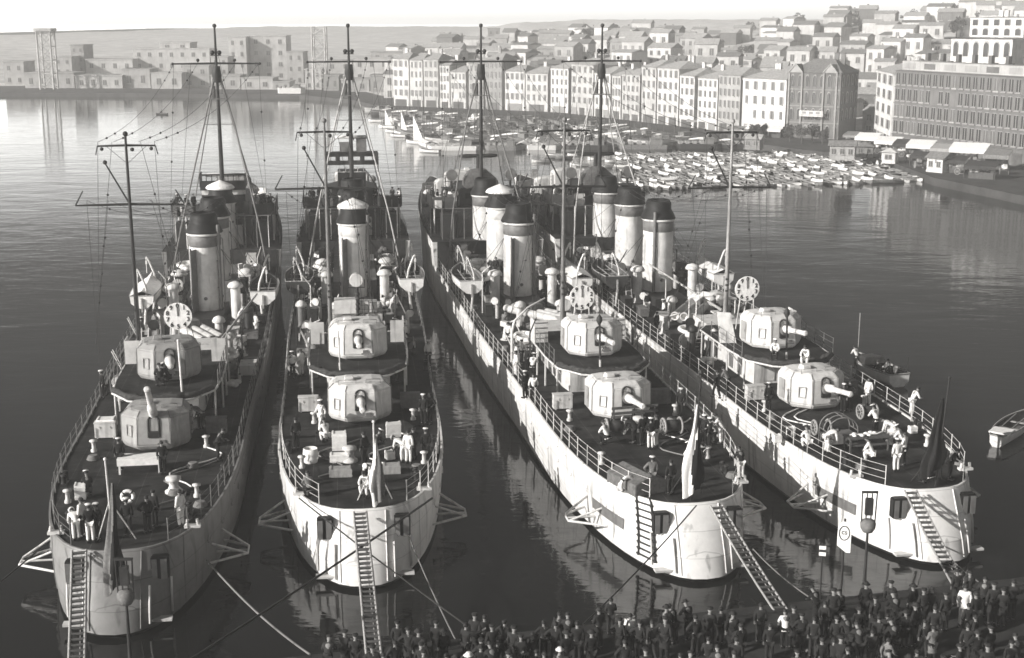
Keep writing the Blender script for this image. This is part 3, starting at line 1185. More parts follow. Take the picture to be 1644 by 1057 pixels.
def gun_platform(S, kind):
    """deckhouse with the raised gun platform over it"""
    b = MB()
    b.prism([(-1.7, 6.6), (1.7, 6.6), (1.9, 8.0), (1.9, 18.2), (-1.9, 18.2), (-1.9, 8.0)], ZD - .02, 4.98)
    o = b.build('deckhouse', 'paint', S.root)
    for s in (-1, 1):
        for u in (8.6, 10.2, 13.5):
            d = MB()
            d.box((s * 1.915, u, ZD + .92), (.05, .72, 1.55))
            d.box((s * 1.95, u + .25, ZD + .95), (.05, .06, .16))
            d.build('door', 'greypaint', o, bevel=.012)
    d = MB()
    d.box((-.75, 6.58, ZD + .92), (.75, .06, 1.55))
    d.box((-.45, 6.53, ZD + .95), (.06, .05, .16))
    d.build('door', 'paint', o, bevel=.012)
    p = MB()
    poly = [(-1.7, 3.55), (-.9, 3.2), (.9, 3.2), (1.7, 3.55), (2.75, 5.2), (2.95, 8), (2.95, 13.4), (2.2, 14.6), (-2.2, 14.6), (-2.95, 13.4), (-2.95, 8), (-2.75, 5.2)]
    p.prism(poly, 4.985, 5.07)
    po = p.build('gun_platform', ['deck'], S.root)
    e = MB()
    e.tube([(x, y, 5.03) for x, y in poly] + [(poly[0][0], poly[0][1], 5.03)], .06, 6)
    e.build('platform_edge', 'paint', po)
    for x, y in [(-2.7, 5.6), (2.7, 5.6), (-2.9, 8.2), (2.9, 8.2), (-2.9, 10.8), (2.9, 10.8), (-2.9, 13.2), (2.9, 13.2)]:
        e = MB()
        e.tube([(x, y, ZD), (x, y, 5.0)], .055, 8)
        e.build('platform_post', 'paint', po)
    # rolled canvas / splinter mat lashed along the aft edge
    e = MB()
    pts = [(-2.75, 5.2), (-1.7, 3.6), (-.9, 3.28), (.9, 3.28), (1.7, 3.6), (2.75, 5.2)]
    fine = []
    for a, c in zip(pts, pts[1:]):
        for k in range(6):
            t = k / 6
            fine.append((a[0] + (c[0] - a[0]) * t, a[1] + (c[1] - a[1]) * t + .18, 5.2 + RND.uniform(-.03, .05)))
    e.tube(fine, [.15 + RND.uniform(-.03, .05) for _ in fine], 8)
    for _ in range(22):
        q = RND.choice(fine)
        e.ball((q[0] + RND.uniform(-.15, .15), q[1] + RND.uniform(.1, .7), 5.16), RND.uniform(.12, .24), 7, sz=.55)
    e.build('lashed_netting', 'darkcanvas', po)
    for s in (-1, 1):
        for uu in (8, 12):
            e = MB()
            e.tube([(s * 2.9, uu, 4.98), (s * 1.95, uu + .2, 3.9)], .04, 6)
            e.build('platform_strut', 'paint', po)
    # wind screens each side of the gun
    for s in (-1, 1):
        w = MB()
        u = 11.6
        if kind == 4 and s < 0:
            w.add([(-2.9, 9.6, 5.07), (-1.9, 9.4, 5.07), (-2.15, 10.0, 6.9), (-2.95, 10.2, 6.95), (-2.9, 9.68, 5.07), (-1.9, 9.48, 5.07), (-2.15, 10.08, 6.9), (-2.95, 10.28, 6.95)],
                  [(0, 1, 2, 3), (7, 6, 5, 4), (0, 4, 5, 1), (1, 5, 6, 2), (2, 6, 7, 3), (3, 7, 4, 0)])
        else:
            w.box((s * 2.5, u, 5.77), (.85, .06, 1.4))
            w.box((s * 2.92, u + .7, 5.77), (.06, 1.34, 1.4))
        wo = w.build('splinter_screen', 'paint', po)
        if kind == 3:
            r = MB()
            for k in range(4):
                r.box((s * 2.5, u - .05, 5.35 + k * .33), (.84, .05, .03))
            r.build('screen_rib', 'steel', wo)
    railing(S, [(-2.9, 5.6, 5.07), (-2.92, 11.3, 5.07)], 1.0, 1.5, 'platform_rail', 'greypaint', parent=po)
    railing(S, [(2.9, 5.6, 5.07), (2.92, 11.3, 5.07)], 1.0, 1.5, 'platform_rail', 'greypaint', parent=po)
    # access ladder
    for s in (-1, 1):
        l = MB()
        for q in (-.25, .25):
            l.tube([(s * 2.3 + q, 15.9, ZD), (s * 2.3 + q, 14.65, 5.1)], .03, 5)
        for k in range(6):
            t = (k + .5) / 6
            l.box((s * 2.3, 15.9 - 1.25 * t, ZD + 1.94 * t), (.5, .12, .03))
        l.build('platform_ladder', 'paint', po)
    return po


def bridge(S, kind):
    b = MB()
    b.prism([(-2.5, 51.5), (2.5, 51.5), (2.7, 58), (1.6, 60.5), (-1.6, 60.5), (-2.7, 58)], 5.45, 7.9)
    bo = b.build('bridge', 'steel', S.root)  # dark steel colour stands in for shade over the bridge
    b = MB()
    b.prism([(-4.5, 53.5), (-2.2, 52.4), (2.2, 52.4), (4.5, 53.5), (4.7, 57.5), (3, 60.8), (-3, 60.8), (-4.7, 57.5)], 7.905, 8.0)
    b.build('bridge_wing', 'steel', bo)
    for s in (-1, 1):
        w = MB()
        w.box((s * 4.55, 55.5, 8.5), (.06, 3.8, 1.0))
        w.box((s * 3.5, 53.05, 8.5), (2.1, .06, 1.0), rz=s * .45)
        w.build('wing_screen', 'steel', bo)
        for uu in (53.8, 57):
            w = MB()
            w.tube([(s * 4.3, uu, 5.5), (s * 4.3, uu, 7.9)], .08, 8)
            w.build('wing_post', 'paint', bo)
        d = MB()
        d.box((s * 1.3, 51.47, 6.5), (.8, .06, 1.7))
        d.build('door', 'paint' if s > 0 else 'steel', bo, bevel=.012)
    h = MB()
    h.prism([(-1.9, 54), (1.9, 54), (2.1, 58), (1.2, 60), (-1.2, 60), (-2.1, 58)], 8.005, 9.7)
    h.build('chart_house', 'steel', bo)
    for s in (-1, 1):
        p = MB()
        p.box((s * 1.1, 53.97, 8.95), (.55, .05, .5))
        p.build('chart_house_window', 'glass', bo)
    if kind == 2:
        c = MB()
        c.prism([(-2.3, 53.6), (2.3, 53.6), (2.3, 57), (-2.3, 57)], 9.72, 9.8)
        c.box((0, 55.5, 10.5), (2.6, 2.4, 1.4))
        c.build('range_platform', 'steel', bo)
        g2 = MB()
        for k in range(5):
            g2.box((-1.1 + k * .55, 54.27, 11.4), (.06, .06, .5))
        g2.box((0, 54.3, 11.15), (2.5, .05, .08))
        g2.build('wind_screen', 'paint', bo)
        a = MB()
        z = 11.75
        for sx, d in ((-1.85, .8), (-.65, .5), (.6, .5), (1.85, .75)):
            pass
        a.box((0, 53.9, z + 1.02), (4.9, .05, .34))
        a.box((0, 53.9, z + .3), (5.0, .05, .42))
        for x in (-2.35, -1.25, -.1, 1.0, 2.35):
            a.box((x, 53.9, z + .68), (.42 if abs(x) < 2 else .3, .05, .36))
        a.box((0, 54.6, z + 1.2), (4.9, 1.4, .04))
        a.build('slotted_awning', 'darkcanvas', bo)
        a = MB()
        for x in (-2.45, 2.45):
            a.tube([(x, 53.95, 8), (x, 53.95, z + 1.2)], .05, 6)
        a.build('awning_post', 'greypaint', bo)
        a = MB()
        a.box((.95, 54.6, 13.6), (.95, .9, 1.2))
        a.box((-.6, 54.9, 13.4), (.9, .5, .9))
        a.build('director_sight', 'greypaint', bo)
        rf = MB()
        M3 = Matrix.Rotation(PI / 2, 3, 'Y')
        rf.lathe([(.02, -1.5), (.16, -1.5), (.16, 1.5), (.02, 1.5)], (0, 55, 14.3), 10, 0, M3=M3)
        rf.build('rangefinder', 'paint', bo)
    elif kind == 1:
        c = MB()
        c.box((0, 55.2, 10.0), (3.4, 2.4, .6))
        c.box((-1.5, 54.4, 9.2), (.8, .5, 2.2))
        c.box((1.5, 54.4, 9.2), (.8, .5, 2.2))
        c.build('range_platform', 'paint', bo)
        c = MB()
        c.box((0, 53.85, 11.5), (4.0, .08, .16))
        c.box((0, 53.85, 10.55), (4.0, .08, .85))
        c.box((-2.0, 54.9, 11.0), (.08, 2.1, 1.2))
        c.box((2.0, 54.9, 11.0), (.08, 2.1, 1.2))
        for k in range(9):
            c.box((-1.9 + k * .475, 53.85, 11.2), (.07, .07, .55))
        c.build('slotted_screen', 'steel', bo)
        rf = MB()
        M3 = Matrix.Rotation(PI / 2, 3, 'Y')
        rf.lathe([(.02, -1.5), (.16, -1.5), (.16, 1.5), (.02, 1.5)], (0, 55.4, 11.3), 10, 0, M3=M3)
        rf.build('rangefinder', 'paint', bo)
    else:
        c = MB()
        c.loft([[(-1.5, 53.2, 9.7), (1.7, 53.2, 9.7), (1.7, 55.5, 9.7), (-1.5, 55.5, 9.7)], [(-1.5, 53.3, 10.6), (1.6, 53.3, 10.5), (1.5, 55.4, 10.6), (-1.4, 55.4, 10.6)], [(-1.0, 53.6, 11.3), (.4, 53.6, 11.55), (.4, 55, 11.5), (-.9, 55, 11.3)]], 0, False)
        c.build('canvas_hood', 'greycanvas', bo, bevel=.12)
        for s in (-1, 1):
            searchlight(S, 53.4, s * 2.75, 11.0, .5)
        for s in (-1, 1):
            c = MB()
            c.box((s * 2.8, 53.5, 9.76), (1.6, 1.8, .08))
            c.tube([(s * 3.2, 53.4, 8), (s * 3.2, 53.4, 9.75)], .1, 8)
            c.build('searchlight_platform', 'steel', bo)
        rf = MB()
        M3 = Matrix.Rotation(PI / 2, 3, 'Y')
        rf.lathe([(.02, -1.8), (.12, -1.8), (.2, -1.2), (.16, 0), (.2, 1.2), (.12, 1.8), (.02, 1.8)], (-.1, 54.4, 12.6), 10, 0, M3=M3)
        rf.tube([(-.1, 54.4, 11.4), (-.1, 54.4, 12.6)], .2, 8)
        rf.build('rangefinder', 'steel', bo)
    for s in (-1, 1):
        c = MB()
        c.box((s * 3.3, 51.6, 6.6), (1.3, 1.6, 2.2))
        c.build('signal_shelter', 'steel', bo, bevel=.03)
        for q in range(3):
            c = MB()
            x = s * (2.0 + q * 1.0)
            c.tube([(x, 50.3, 5.5), (x, 50.3, 8.3)], .05, 6)
            c.build('awning_post', RND.choice(['paint', 'greypaint']), bo)
        c = MB()
        c.tube([(s * 4.2, 50.3, 8.3), (s * 1.2, 50.3, 8.3)], .04, 6)
        c.tube([(s * 4.2, 50.3, 8.3), (s * 4.3, 53.6, 8.2)], .03, 5)
        c.build('awning_spar', 'greypaint', bo)
    # signal flag lockers and clutter on the bridge
    for k in range(14):
        c = MB()
        x, y = RND.uniform(-4.3, 4.3), RND.uniform(52.9, 55.5)
        h = RND.uniform(.5, 1.2)
        c.box((x, y, 8.0 + h / 2), (RND.uniform(.3, .8), .4, h))
        c.build('signal_locker', RND.choice(['steel', 'greypaint', 'paint']), bo, bevel=.012)
    railing(S, [(-4.5, 53.6, 8.0), (-4.6, 57.5, 8.0)], 1.3, 1.2, 'bridge_rail', 'steel', parent=bo)
    railing(S, [(4.5, 53.6, 8.0), (4.6, 57.5, 8.0)], 1.3, 1.2, 'bridge_rail', 'steel', parent=bo)
    return bo


def make_ship(k, label, pos, heading, hm='hull', mast_v=0.0, mast_u=17.0, covers=(), fin=True, trains=(0, 0), elevs=(3, 3), has_dial=True):
    S = Ship('destroyer', label, pos, heading)
    SHIPS[k] = S
    rnd = random.Random(k * 17)
    hull(S, hm)
    gun(S, 1.55, 0, ZD, trains[0], elevs[0])
    g3 = gun(S, 8.2, 0, 5.07, trains[1], elevs[1], cover=(k == 1))
    if k == 3:
        t = link('painted_number', text_mesh('22', .36, depth=.006), g3, (.28, -1.462, .62))
        t.rotation_euler = (PI / 2, 0, 0)
        t.data.materials.append(M['black'])
    gun_platform(S, k)
    base = 3.1
    fu = [33.6, 42.4, 51.2]
    for i, u in enumerate(fu):
        funnel(S, u - (0 if i < 2 else .6), 9.45, base, fin=(fin and i == 0), pipe=(i == 0), cover=(i in covers))
    # boiler casing
    c = MB()
    c.prism([(-1.75, 36.2), (1.75, 36.2), (1.75, 49.5), (-1.75, 49.5)], ZD - .02, 4.3)
    co = c.build('boiler_casing', 'greypaint', S.root)
    for s in (-1, 1):
        for u in (38, 41, 46):
            d = MB()
            d.box((s * 1.77, u, ZD + .6), (.05, .9, .7))
            d.build('louvre', 'steel', co)
    b = MB()
    b.prism([(-1.3, 29.4), (1.3, 29.4), (1.45, 35.6), (-1.45, 35.6)], ZD - .02, 3.75)
    b.build('engine_hatch', 'steel', S.root)
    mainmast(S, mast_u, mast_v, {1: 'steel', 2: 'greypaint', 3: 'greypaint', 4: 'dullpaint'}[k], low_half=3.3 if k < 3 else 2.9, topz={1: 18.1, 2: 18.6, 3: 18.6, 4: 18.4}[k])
    foremast(S, 53.4, topz=24.4, kind=k % 2)
    bridge(S, k)
    aerials(S, mast_u, mast_v, 17.6, 53, 21.2, 1.7, 3.6)
    aerials(S, mast_u, mast_v, 14.0, 40, 11.0, 2.6, 1.0)
    if has_dial:
        dial(S, 12.4, {1: .15, 3: .3, 4: -.2}[k], {1: 7.7, 3: 7.7, 4: 7.9}[k], .82)
    # after platform staff standing in front of the upper gun
    b = MB()
    v0 = {1: 1.0, 2: -1.05, 3: -.25, 4: -.3}[k]
    b.tube([(v0, 5.0, 5.07), (v0 - .02, 5.0, 5.5)], .075, 8, 1)
    b.tube([(v0 - .02, 5.0, 5.5), (v0 - .08, 5.05, 8.0 if k != 2 else 7.4)], .065 if k != 2 else .04, 8)
    if k in (3, 4):
        b.lathe([(.07, -.35), (.2, -.1), (.16, .08), (.001, .3)], (v0 - .09, 5.05, 7.95), 8)
    b.build('awning_stanchion', ['steel' if k in (3, 4) else 'paint', 'paint'], S.root)
    # lifeboat davits
    for s in (-1, 1):
        davit_pair(S, 33.0, s)
    # ventilators
    for s in (-1, 1):
        ventilator(S, 31.4, s * 2.25, h=2.6)
        ventilator(S, 39.0, s * 2.6, h=2.2, r=.4)
        ventilator(S, 24.6, s * 1.5, h=1.5, r=.28)
        cowl(S, 36.3, s * 2.4, h=2.0, r=.32)
        cowl(S, 27.5, s * 2.7, h=1.4, r=.22, rz=s * .6)
    torpedo_mount(S, 24.0, .0, {1: 25, 2: 4, 3: 32, 4: -30}[k])
    if k == 2:
        t = MB()
        t.box((0, 20.6, 4.15), (3.6, 2.0, 2.05))
        t.box((-.75, 19.9, 5.75), (1.5, 1.2, .95))
        t.box((.75, 20.3, 5.6), (1.4, 1.2, .7))
        t.build('searchlight_house', 'paint', S.root, bevel=.03)
        t = MB()
        t.tube([(.1, 19.2, 5.1), (.1, 19.2, 7.1)], .1, 8)
        for q in range(5):
            t.ball((.1, 19.1, 5.3 + q * .35), .16, 7)
        t.build('searchlight_tower', 'steel', S.root)
        searchlight(S, 19.4, .05, 7.65, .46, mt='paint')
        railing(S, [(-1.7, 19.7, 5.18), (1.7, 19.7, 5.18)], .9, .85, 'platform_rail', 'greypaint')
    elif k == 3 or k == 4:
        t = MB()
        t.lathe([(.5, 0), (.45, .3), (.4, 1.3)], (0, 0, 0), 14)
        t.box((0, 0, 1.4), (1.2, 1.2, .1))
        t.build('searchlight_tower', 'paint', S.root, (0.9, 20.4, ZD))
        searchlight(S, 20.4, .9, 5.55, .4, mt='paint')
    # anti-aircraft guns beside the deckhouse
    for s in (-1, 1):
        t = MB()
        t.lathe([(.45, 0), (.3, .1), (.18, .9), (.22, 1.0)], (0, 0, 0), 12)
        t.tube([(0, .4, 1.0), (0, -1.5, 1.75)], [.07, .045], 8)
        t.box((0, .1, 1.1), (.4, .7, .35))
        t.build('light_gun', 'paint', S.root, (s * 3.2, 20.6, ZD), s * -.5)
    # deck gear crowding the waist of the ship
    taken = []
    for i in range(78):
        u, v = rnd.uniform(10.5, 48.5), rnd.choice((-1, 1)) * rnd.uniform(2.0, 4.0)
        if any((u - a) ** 2 + (v - c) ** 2 < .5 for a, c in taken) or (k == 2 and abs(v) < 2.2 and 18 < u < 22):
            continue
        taken.append((u, v))
        r = rnd.random()
        mt = rnd.choice(['paint', 'greypaint', 'steel', 'wood', 'greypaint', 'darkcanvas', 'steel'])
        if r < .3:
            locker(S, u, v, (rnd.uniform(.5, 1.0), rnd.uniform(.6, 1.8), rnd.uniform(.4, 1.1)), mt=mt, rz=rnd.uniform(-.1, .1))
        elif r < .42:
            reel(S, u, v, r=rnd.uniform(.28, .45), w=rnd.uniform(.5, .8), rz=rnd.choice((0, PI / 2)), mt=rnd.choice(['darkcanvas', 'rope']))
        elif r < .54:
            ventilator(S, u, v, h=rnd.uniform(.7, 1.8), r=rnd.uniform(.16, .28), mt=rnd.choice(['greypaint', 'steel', 'greypaint', 'paint']))
        elif r < .66:
            cowl(S, u, v, h=rnd.uniform(1.0, 1.9), r=rnd.uniform(.16, .28), rz=rnd.uniform(-1, 1), mt=rnd.choice(['greypaint', 'steel', 'paint']))
        elif r < .76:
            b = MB()
            b.tube([(0, 0, 0), (0, 0, rnd.uniform(2.0, 3.4)), (rnd.uniform(-.7, .7), -.3, rnd.uniform(2.6, 3.8))], [.06, .055, .035], 6)
            b.build('crane_post', rnd.choice(['paint', 'steel']), S.root, (v, u, ZD))
        elif r < .86:
            b = MB()
            for q in range(5):
                b.ball((rnd.uniform(-.35, .35), rnd.uniform(-.5, .5), rnd.uniform(.15, .5)), rnd.uniform(.18, .32), 7, sz=.7)
            b.build('canvas_bundle', rnd.choice(['canvas', 'greycanvas', 'darkcanvas']), S.root, (v, u, ZD))
        elif r < .93:
            b = MB()
            h = rnd.uniform(1.6, 2.4)
            for q in (-.22, .22):
                b.tube([(q, 0, 0), (q, h * .45, h)], .03, 5)
            for q in range(6):
                b.tube([(-.22, h * .45 * (q + .5) / 6, h * (q + .5) / 6), (.22, h * .45 * (q + .5) / 6, h * (q + .5) / 6)], .022, 4)
            b.build('deck_ladder', 'paint', S.root, (v, u, ZD), rnd.choice((0, PI / 2, -PI / 2)))
        else:
            b = MB()
            for q in range(4):
                b.lathe([(.3 - q * .03, q * .07), (.34 - q * .03, q * .07 + .04), (.3 - q * .03, q * .07 + .075)], (0, 0, 0), 14)
            b.build('rope_coil', 'rope', S.root, (v, u, ZD))
    # raised boat deck and flying bridge between the funnels
    for s in (-1, 1):
        b = MB()
        b.box((s * 2.75, 41.5, 4.6), (1.7, 14.0, .07))
        bd = b.build('boat_deck', 'deck', S.root)
        for uu in (35.5, 39.5, 43.5, 47.5):
            b = MB()
            b.tube([(s * 3.4, uu, ZD), (s * 3.4, uu, 4.58)], .05, 6)
            b.build('deck_post', 'greypaint', bd)
        railing(S, [(s * 3.5, 34.8, 4.63), (s * 3.5, 48.2, 4.63)], .95, 1.5, 'boat_deck_rail', 'greypaint', parent=bd)
        for q in range(5):
            u = 36 + q * 2.7 + rnd.uniform(-.6, .6)
            rr = rnd.random()
            if rr < .4:
                locker(S, u, s * 2.6, (rnd.uniform(.5, .9), rnd.uniform(.6, 1.3), rnd.uniform(.5, 1.0)), z=4.63, mt=rnd.choice(['steel', 'greypaint', 'paint']))
            elif rr < .7:
                carley(S, u, s * 2.8, 4.65, rz=rnd.uniform(-.2, .2))
            else:
                b = MB()
                for e in range(5):
                    b.ball((rnd.uniform(-.35, .35), rnd.uniform(-.5, .5), rnd.uniform(.15, .45)), rnd.uniform(.18, .32), 7, sz=.7)
                b.build('canvas_bundle', rnd.choice(['canvas', 'greycanvas', 'darkcanvas']), S.root, (s * 2.7, u, 4.63))
        # wire guys from the funnels down to the deck edge
        for u in fu:
            b = MB()
            b.tube([(s * 4.3, u - 3.0, ZD + .2), (s * 1.1, u, 8.3), (s * 4.3, u + 3.0, ZD + .2)], .022, 4)
            b.build('funnel_guy', 'wire', S.root)
    for s in (-1, 1):
        carley(S, 16.8, s * 2.5, 5.0 if False else ZD + .9, rz=.1)
        b = MB()
        b.box((0, 0, .42), (1.0, 2.0, .06))
        for x in (-.4, .4):
            for y in (-.8, .8):
                b.tube([(x, y, 0), (x, y, .45)], .03, 5)
        b.box((0, 0, .2), (.9, 1.8, .05))
        b.build('raft_rack', 'paint', S.root, (s * 2.5, 16.8, ZD + .42))
        bollard(S, -9.2, s * 2.6)
        bollard(S, -4.0, s * 3.75)
        bollard(S, 12.0, s * 4.3)
        # low ready-use ammunition lockers round the after gun
        locker(S, 3.2, s * 2.9, (1.1, .5, .8), mt='paint' if s < 0 else 'greypaint')
        prop_guard(S, s)
        stern_chute(S, s * 1.75)
        railing(S, deck_edge(s, -12.2, -2.5, .2, n=24), mt='paint' if k != 1 else 'greypaint')
        railing(S, deck_edge(s, -2.5, 48, .16, n=40), 1.02, 1.7, mt='paint' if k >= 3 else 'greypaint')
        railing(S, [(s * (half_w(u) * 1.03 - .1), u, 5.47 + (u - BREAK) / 60) for u in range(52, 92, 3)], 1.0, 2.0, 'forecastle_rail', 'greypaint')
    # break-of-forecastle bulkhead and hatches
    b = MB()
    b.box((0, 48.95, 4.35), (2 * half_w(49) - .4, .08, 2.35))
    b.build('forecastle_bulkhead', 'steel', S.root)  # dark steel, partly the shade of deck clutter put into the colour
    gun(S, 75.5, 0, 5.95, 180, 4)
    gun(S, 66.8, 0, 7.75, 180, 4)
    b = MB()
    b.prism([(-1.9, 61), (1.9, 61), (2.2, 66), (1.6, 70), (-1.6, 70), (-2.2, 66)], 5.6, 7.74)
    b.build('forward_deckhouse', 'steel', S.root)
    b = MB()
    b.prism([(-2.4, 82.4), (0, 84.2), (2.4, 82.4), (2.4, 82.5), (0, 84.3), (-2.4, 82.5)], 5.9, 6.8)
    b.build('breakwater', 'paint', S.root)
    for q in range(10):
        u = rnd.uniform(61, 80)
        v = rnd.choice((-1, 1)) * rnd.uniform(.45, .85) * half_w(u)
        zz = 5.5 + (u - BREAK) / 60
        if q % 2:
            locker(S, u, v, (rnd.uniform(.5, 1.0), rnd.uniform(.6, 1.4), rnd.uniform(.5, 1.2)), z=zz, mt=rnd.choice(['steel', 'greypaint', 'darkcanvas']))
        else:
            ventilator(S, u, v, z=zz, h=rnd.uniform(.9, 1.9), r=rnd.uniform(.2, .32), mt=rnd.choice(['greypaint', 'steel']))
    # quarterdeck ropes, hoses and small gear
    for q in range(4):
        u, v = rnd.uniform(-10, 2), rnd.choice((-1, 1)) * rnd.uniform(1.6, 3.4)
        b = MB()
        for e in range(4):
            b.lathe([(.3 - e * .03, e * .06), (.34 - e * .03, e * .06 + .035), (.3 - e * .03, e * .06 + .065)], (0, 0, 0), 14)
        b.build('rope_coil', 'rope', S.root, (v, u, ZD))
    for q in range(2):
        b = MB()
        u, v = rnd.uniform(-9, -2), rnd.uniform(-2.5, 2.5)
        pts = [(v + .9 * math.sin(e * .7 + q * 2) + .12 * e, u + e * .55, ZD + .04) for e in range(12)]
        b.tube(pts, .04, 6)
        b.build('deck_hose', rnd.choice(['rope', 'canvas']), S.root)
    for s in (-1, 1):
        for u in (-6.8, .8, 3.9):
            b = MB()
            b.lathe([(.16, 0), (.16, .12), (.1, .16), (.1, .5), (.2, .56), (.2, .62), (.001, .66)], (0, 0, 0), 12)
            b.build('deck_vent', 'paint', S.root, (s * rnd.uniform(2.4, 3.2), u, ZD))
    # ensign staff with its raking stays
    b = MB()
    ust = stern_pt(.0, 3.2) + .55
    vs = {1: -.2, 2: .55, 3: -.15, 4: .35}[k]
    top = {1: 7.2, 2: 7.3, 3: 9.4, 4: 8.6}[k]
    b.tube([(vs, ust, ZD), (vs + (.1 if k == 3 else 0), ust - .55, top)], [.06, .04], 8)
    b.ball((vs + (.1 if k == 3 else 0), ust - .56, top + .08), .13 if k == 3 else .08, 8)
    b.tube([(vs - .8, ust + .9, ZD), (vs, ust - .2, ZD + 2.2)], .03, 5)
    b.tube([(vs + .8, ust + .9, ZD), (vs, ust - .2, ZD + 2.2)], .03, 5)
    b.build('ensign_staff', 'paint' if k in (1, 2) else 'steel', S.root)
    S.staff = (vs + (.1 if k == 3 else 0), ust, top)
    # fairleads on the stern rail
    for v in (-2.9, 2.9):
        b = MB()
        u = stern_pt(v, 3.2) + .2
        b.box((v, u, ZD + .1), (.7, .3, .12))
        b.tube([(v - .25, u, ZD + .1), (v - .2, u, ZD + .4)], .07, 6)
        b.tube([(v + .25, u, ZD + .1), (v + .2, u, ZD + .4)], .07, 6)
        b.build('fairlead', 'paint', S.root)
    if k >= 3:
        b = MB()
        pts = [(-(hull_side(u, 1.9) + .03), u, 1.9) for u in (-11.2, -10.4, -9.6, -8.8, -8.0)]
        lo = [(-(hull_side(u, 1.35) + .03), u, 1.35) for u in (-11.2, -10.4, -9.6, -8.8, -8.0)]
        b.add(pts + lo, [(i, i + 1, 6 + i, 5 + i) for i in range(4)])
        pts2 = [(x + .06, y, z) for x, y, z in pts + lo]
        b.add(pts2, [(5 + i, 6 + i, i + 1, i) for i in range(4)])
        b.build('name_plate', 'greypaint', S.root)
    for v in (-3.2, -1.1, 1.0, 2.6):      # plate laps on the counter
        b = MB()
        b.tube([(v, stern_pt(v, z) - .005, z) for z in (3.15, 2.5, 1.8, 1.0, .3)], .03, 5)
        b.build('plate_lap', hm, S.root)
    capstan(S, -6.0 if k != 3 else -1.6, {1: 1.6, 2: -.6, 3: .35, 4: 1.4}[k])
    return S


make_ship(1, 'leftmost warship, grey stern in shade, after gun barrel cocked up towards the sky', (-18.4, 66.0), 7.8, 'hull_shaded', mast_v=-3.0, mast_u=18, covers=(2,), trains=(0, 8), elevs=(46, 2))
make_ship(2, 'second warship from the left, seen dead astern, white canvas cover on its after funnel', (-8.35, 70.9), 6.9, mast_v=-1.75, mast_u=17, covers=(0,), trains=(2, 1), elevs=(4, 4), has_dial=False)
make_ship(3, 'third warship from the left, sunlit white side, rope ladder hanging over its stern', (6.3, 71.6), 9.9, mast_v=0.05, mast_u=17.2, covers=(1,), trains=(5, 5), elevs=(4, 4))
make_ship(4, 'rightmost warship beside open water, dark ensign drooping from its stern staff', (17.7, 73.5), 10.3, mast_v=-.2, mast_u=16.5, covers=(), fin=False, trains=(8, 8), elevs=(6, 6))

# ------------------------------------------------------------------ loose things on and around the warships
NTH = {1: 'leftmost warship', 2: 'second warship from left', 3: 'third warship from left', 4: 'rightmost warship'}
LB = dict(white=boat_mesh('lifeboat_white', 6.4, 2.2, 1.0, ['boatwhite', 'boatin', 'wood'], transom=.84),
          dark=boat_mesh('lifeboat_dark', 6.4, 2.2, 1.0, ['boatdark', 'boatin', 'wood'], transom=.84),
          cover=boat_mesh('lifeboat_covered', 6.4, 2.0, .9, ['boatwhite', 'boatin', 'wood', 'canvas'], cover=True, transom=.84))
for k, s, kind, txt in ((1, -1, 'cover', 'canvas-covered lifeboat in port davits of the leftmost warship'), (1, 1, 'white', 'open white lifeboat in starboard davits of the leftmost warship'),
                        (2, -1, 'dark', 'dark lifeboat in port davits of the second warship from left'), (2, 1, 'white', 'white lifeboat with thwarts in starboard davits of the second warship from left'),
                        (3, -1, 'white', 'white lifeboat in port davits of the third warship from left'), (3, 1, 'cover', 'canvas-covered lifeboat in starboard davits of the third warship from left'),
                        (4, -1, 'dark', 'dark lifeboat in port davits of the rightmost warship'), (4, 1, 'cover', 'covered lifeboat in starboard davits of the rightmost warship, against open water')):
    S = SHIPS[k]
    o = link('lifeboat', LB[kind], None, S.w(33.0, s * 4.3, 4.55), S.h)
    tag(o, txt, 'lifeboat', 'lifeboats in davits')
    r = MB()
    r.box((0, -3.2 - .06, .3), (.12, .1, 1.0))
    r.box((0, -3.36, .6), (.05, .3, .06))
    r.build('rudder', 'wood', o)
    r = MB()
    for q in (-.35, .35):
        r.tube([(q, -2.4, .95), (q * 1.1, 2.2, 1.0)], .035, 6)
    r.build('stowed_oar', 'wood', o)


def flag(S, label, v, u, ztop, zbot, w, mats, split, lean=(0, 0)):
    b = MB()
    rings = []
    n = 30
    ph = v * 7
    for i in range(19):
        t = i / 18
        z = ztop + (zbot - ztop) * t
        rr = w * (.12 + .88 * min(1, t * 1.25) ** 1.1) * (1 - .25 * max(0, t - .75) * 4)
        ring_ = []
        for j in range(n):
            a = 2 * PI * j / n
            k = 1 + (.2 + .25 * t) * math.sin(5 * a + t * 3.1 + ph) + .16 * math.sin(7 * a - t * 5 + 2 * ph) + .18 * math.sin(t * 9 + ph) * math.cos(a)
            ring_.append((v + lean[0] * t + rr * k * math.cos(a), u + lean[1] * t + .45 * rr * k * math.sin(a), z + (.25 * math.cos(a) * t if t > .9 else 0)))
        rings.append(ring_)
    b.loft(rings, 0, True)
    for i, f in enumerate(b.f[:-2]):
        a = 2 * PI * (i % n) / n
        x = math.cos(a)
        if split > 0 and x > split - 1 + .35 * math.sin(i // n * .4):
            b.m[i] = 1
    o = link('ensign', b.mesh('ensign', mats), None, tuple(S.pos), S.h)
    tag(o, label, 'flag', 'ensigns at the stern staffs')
    return o


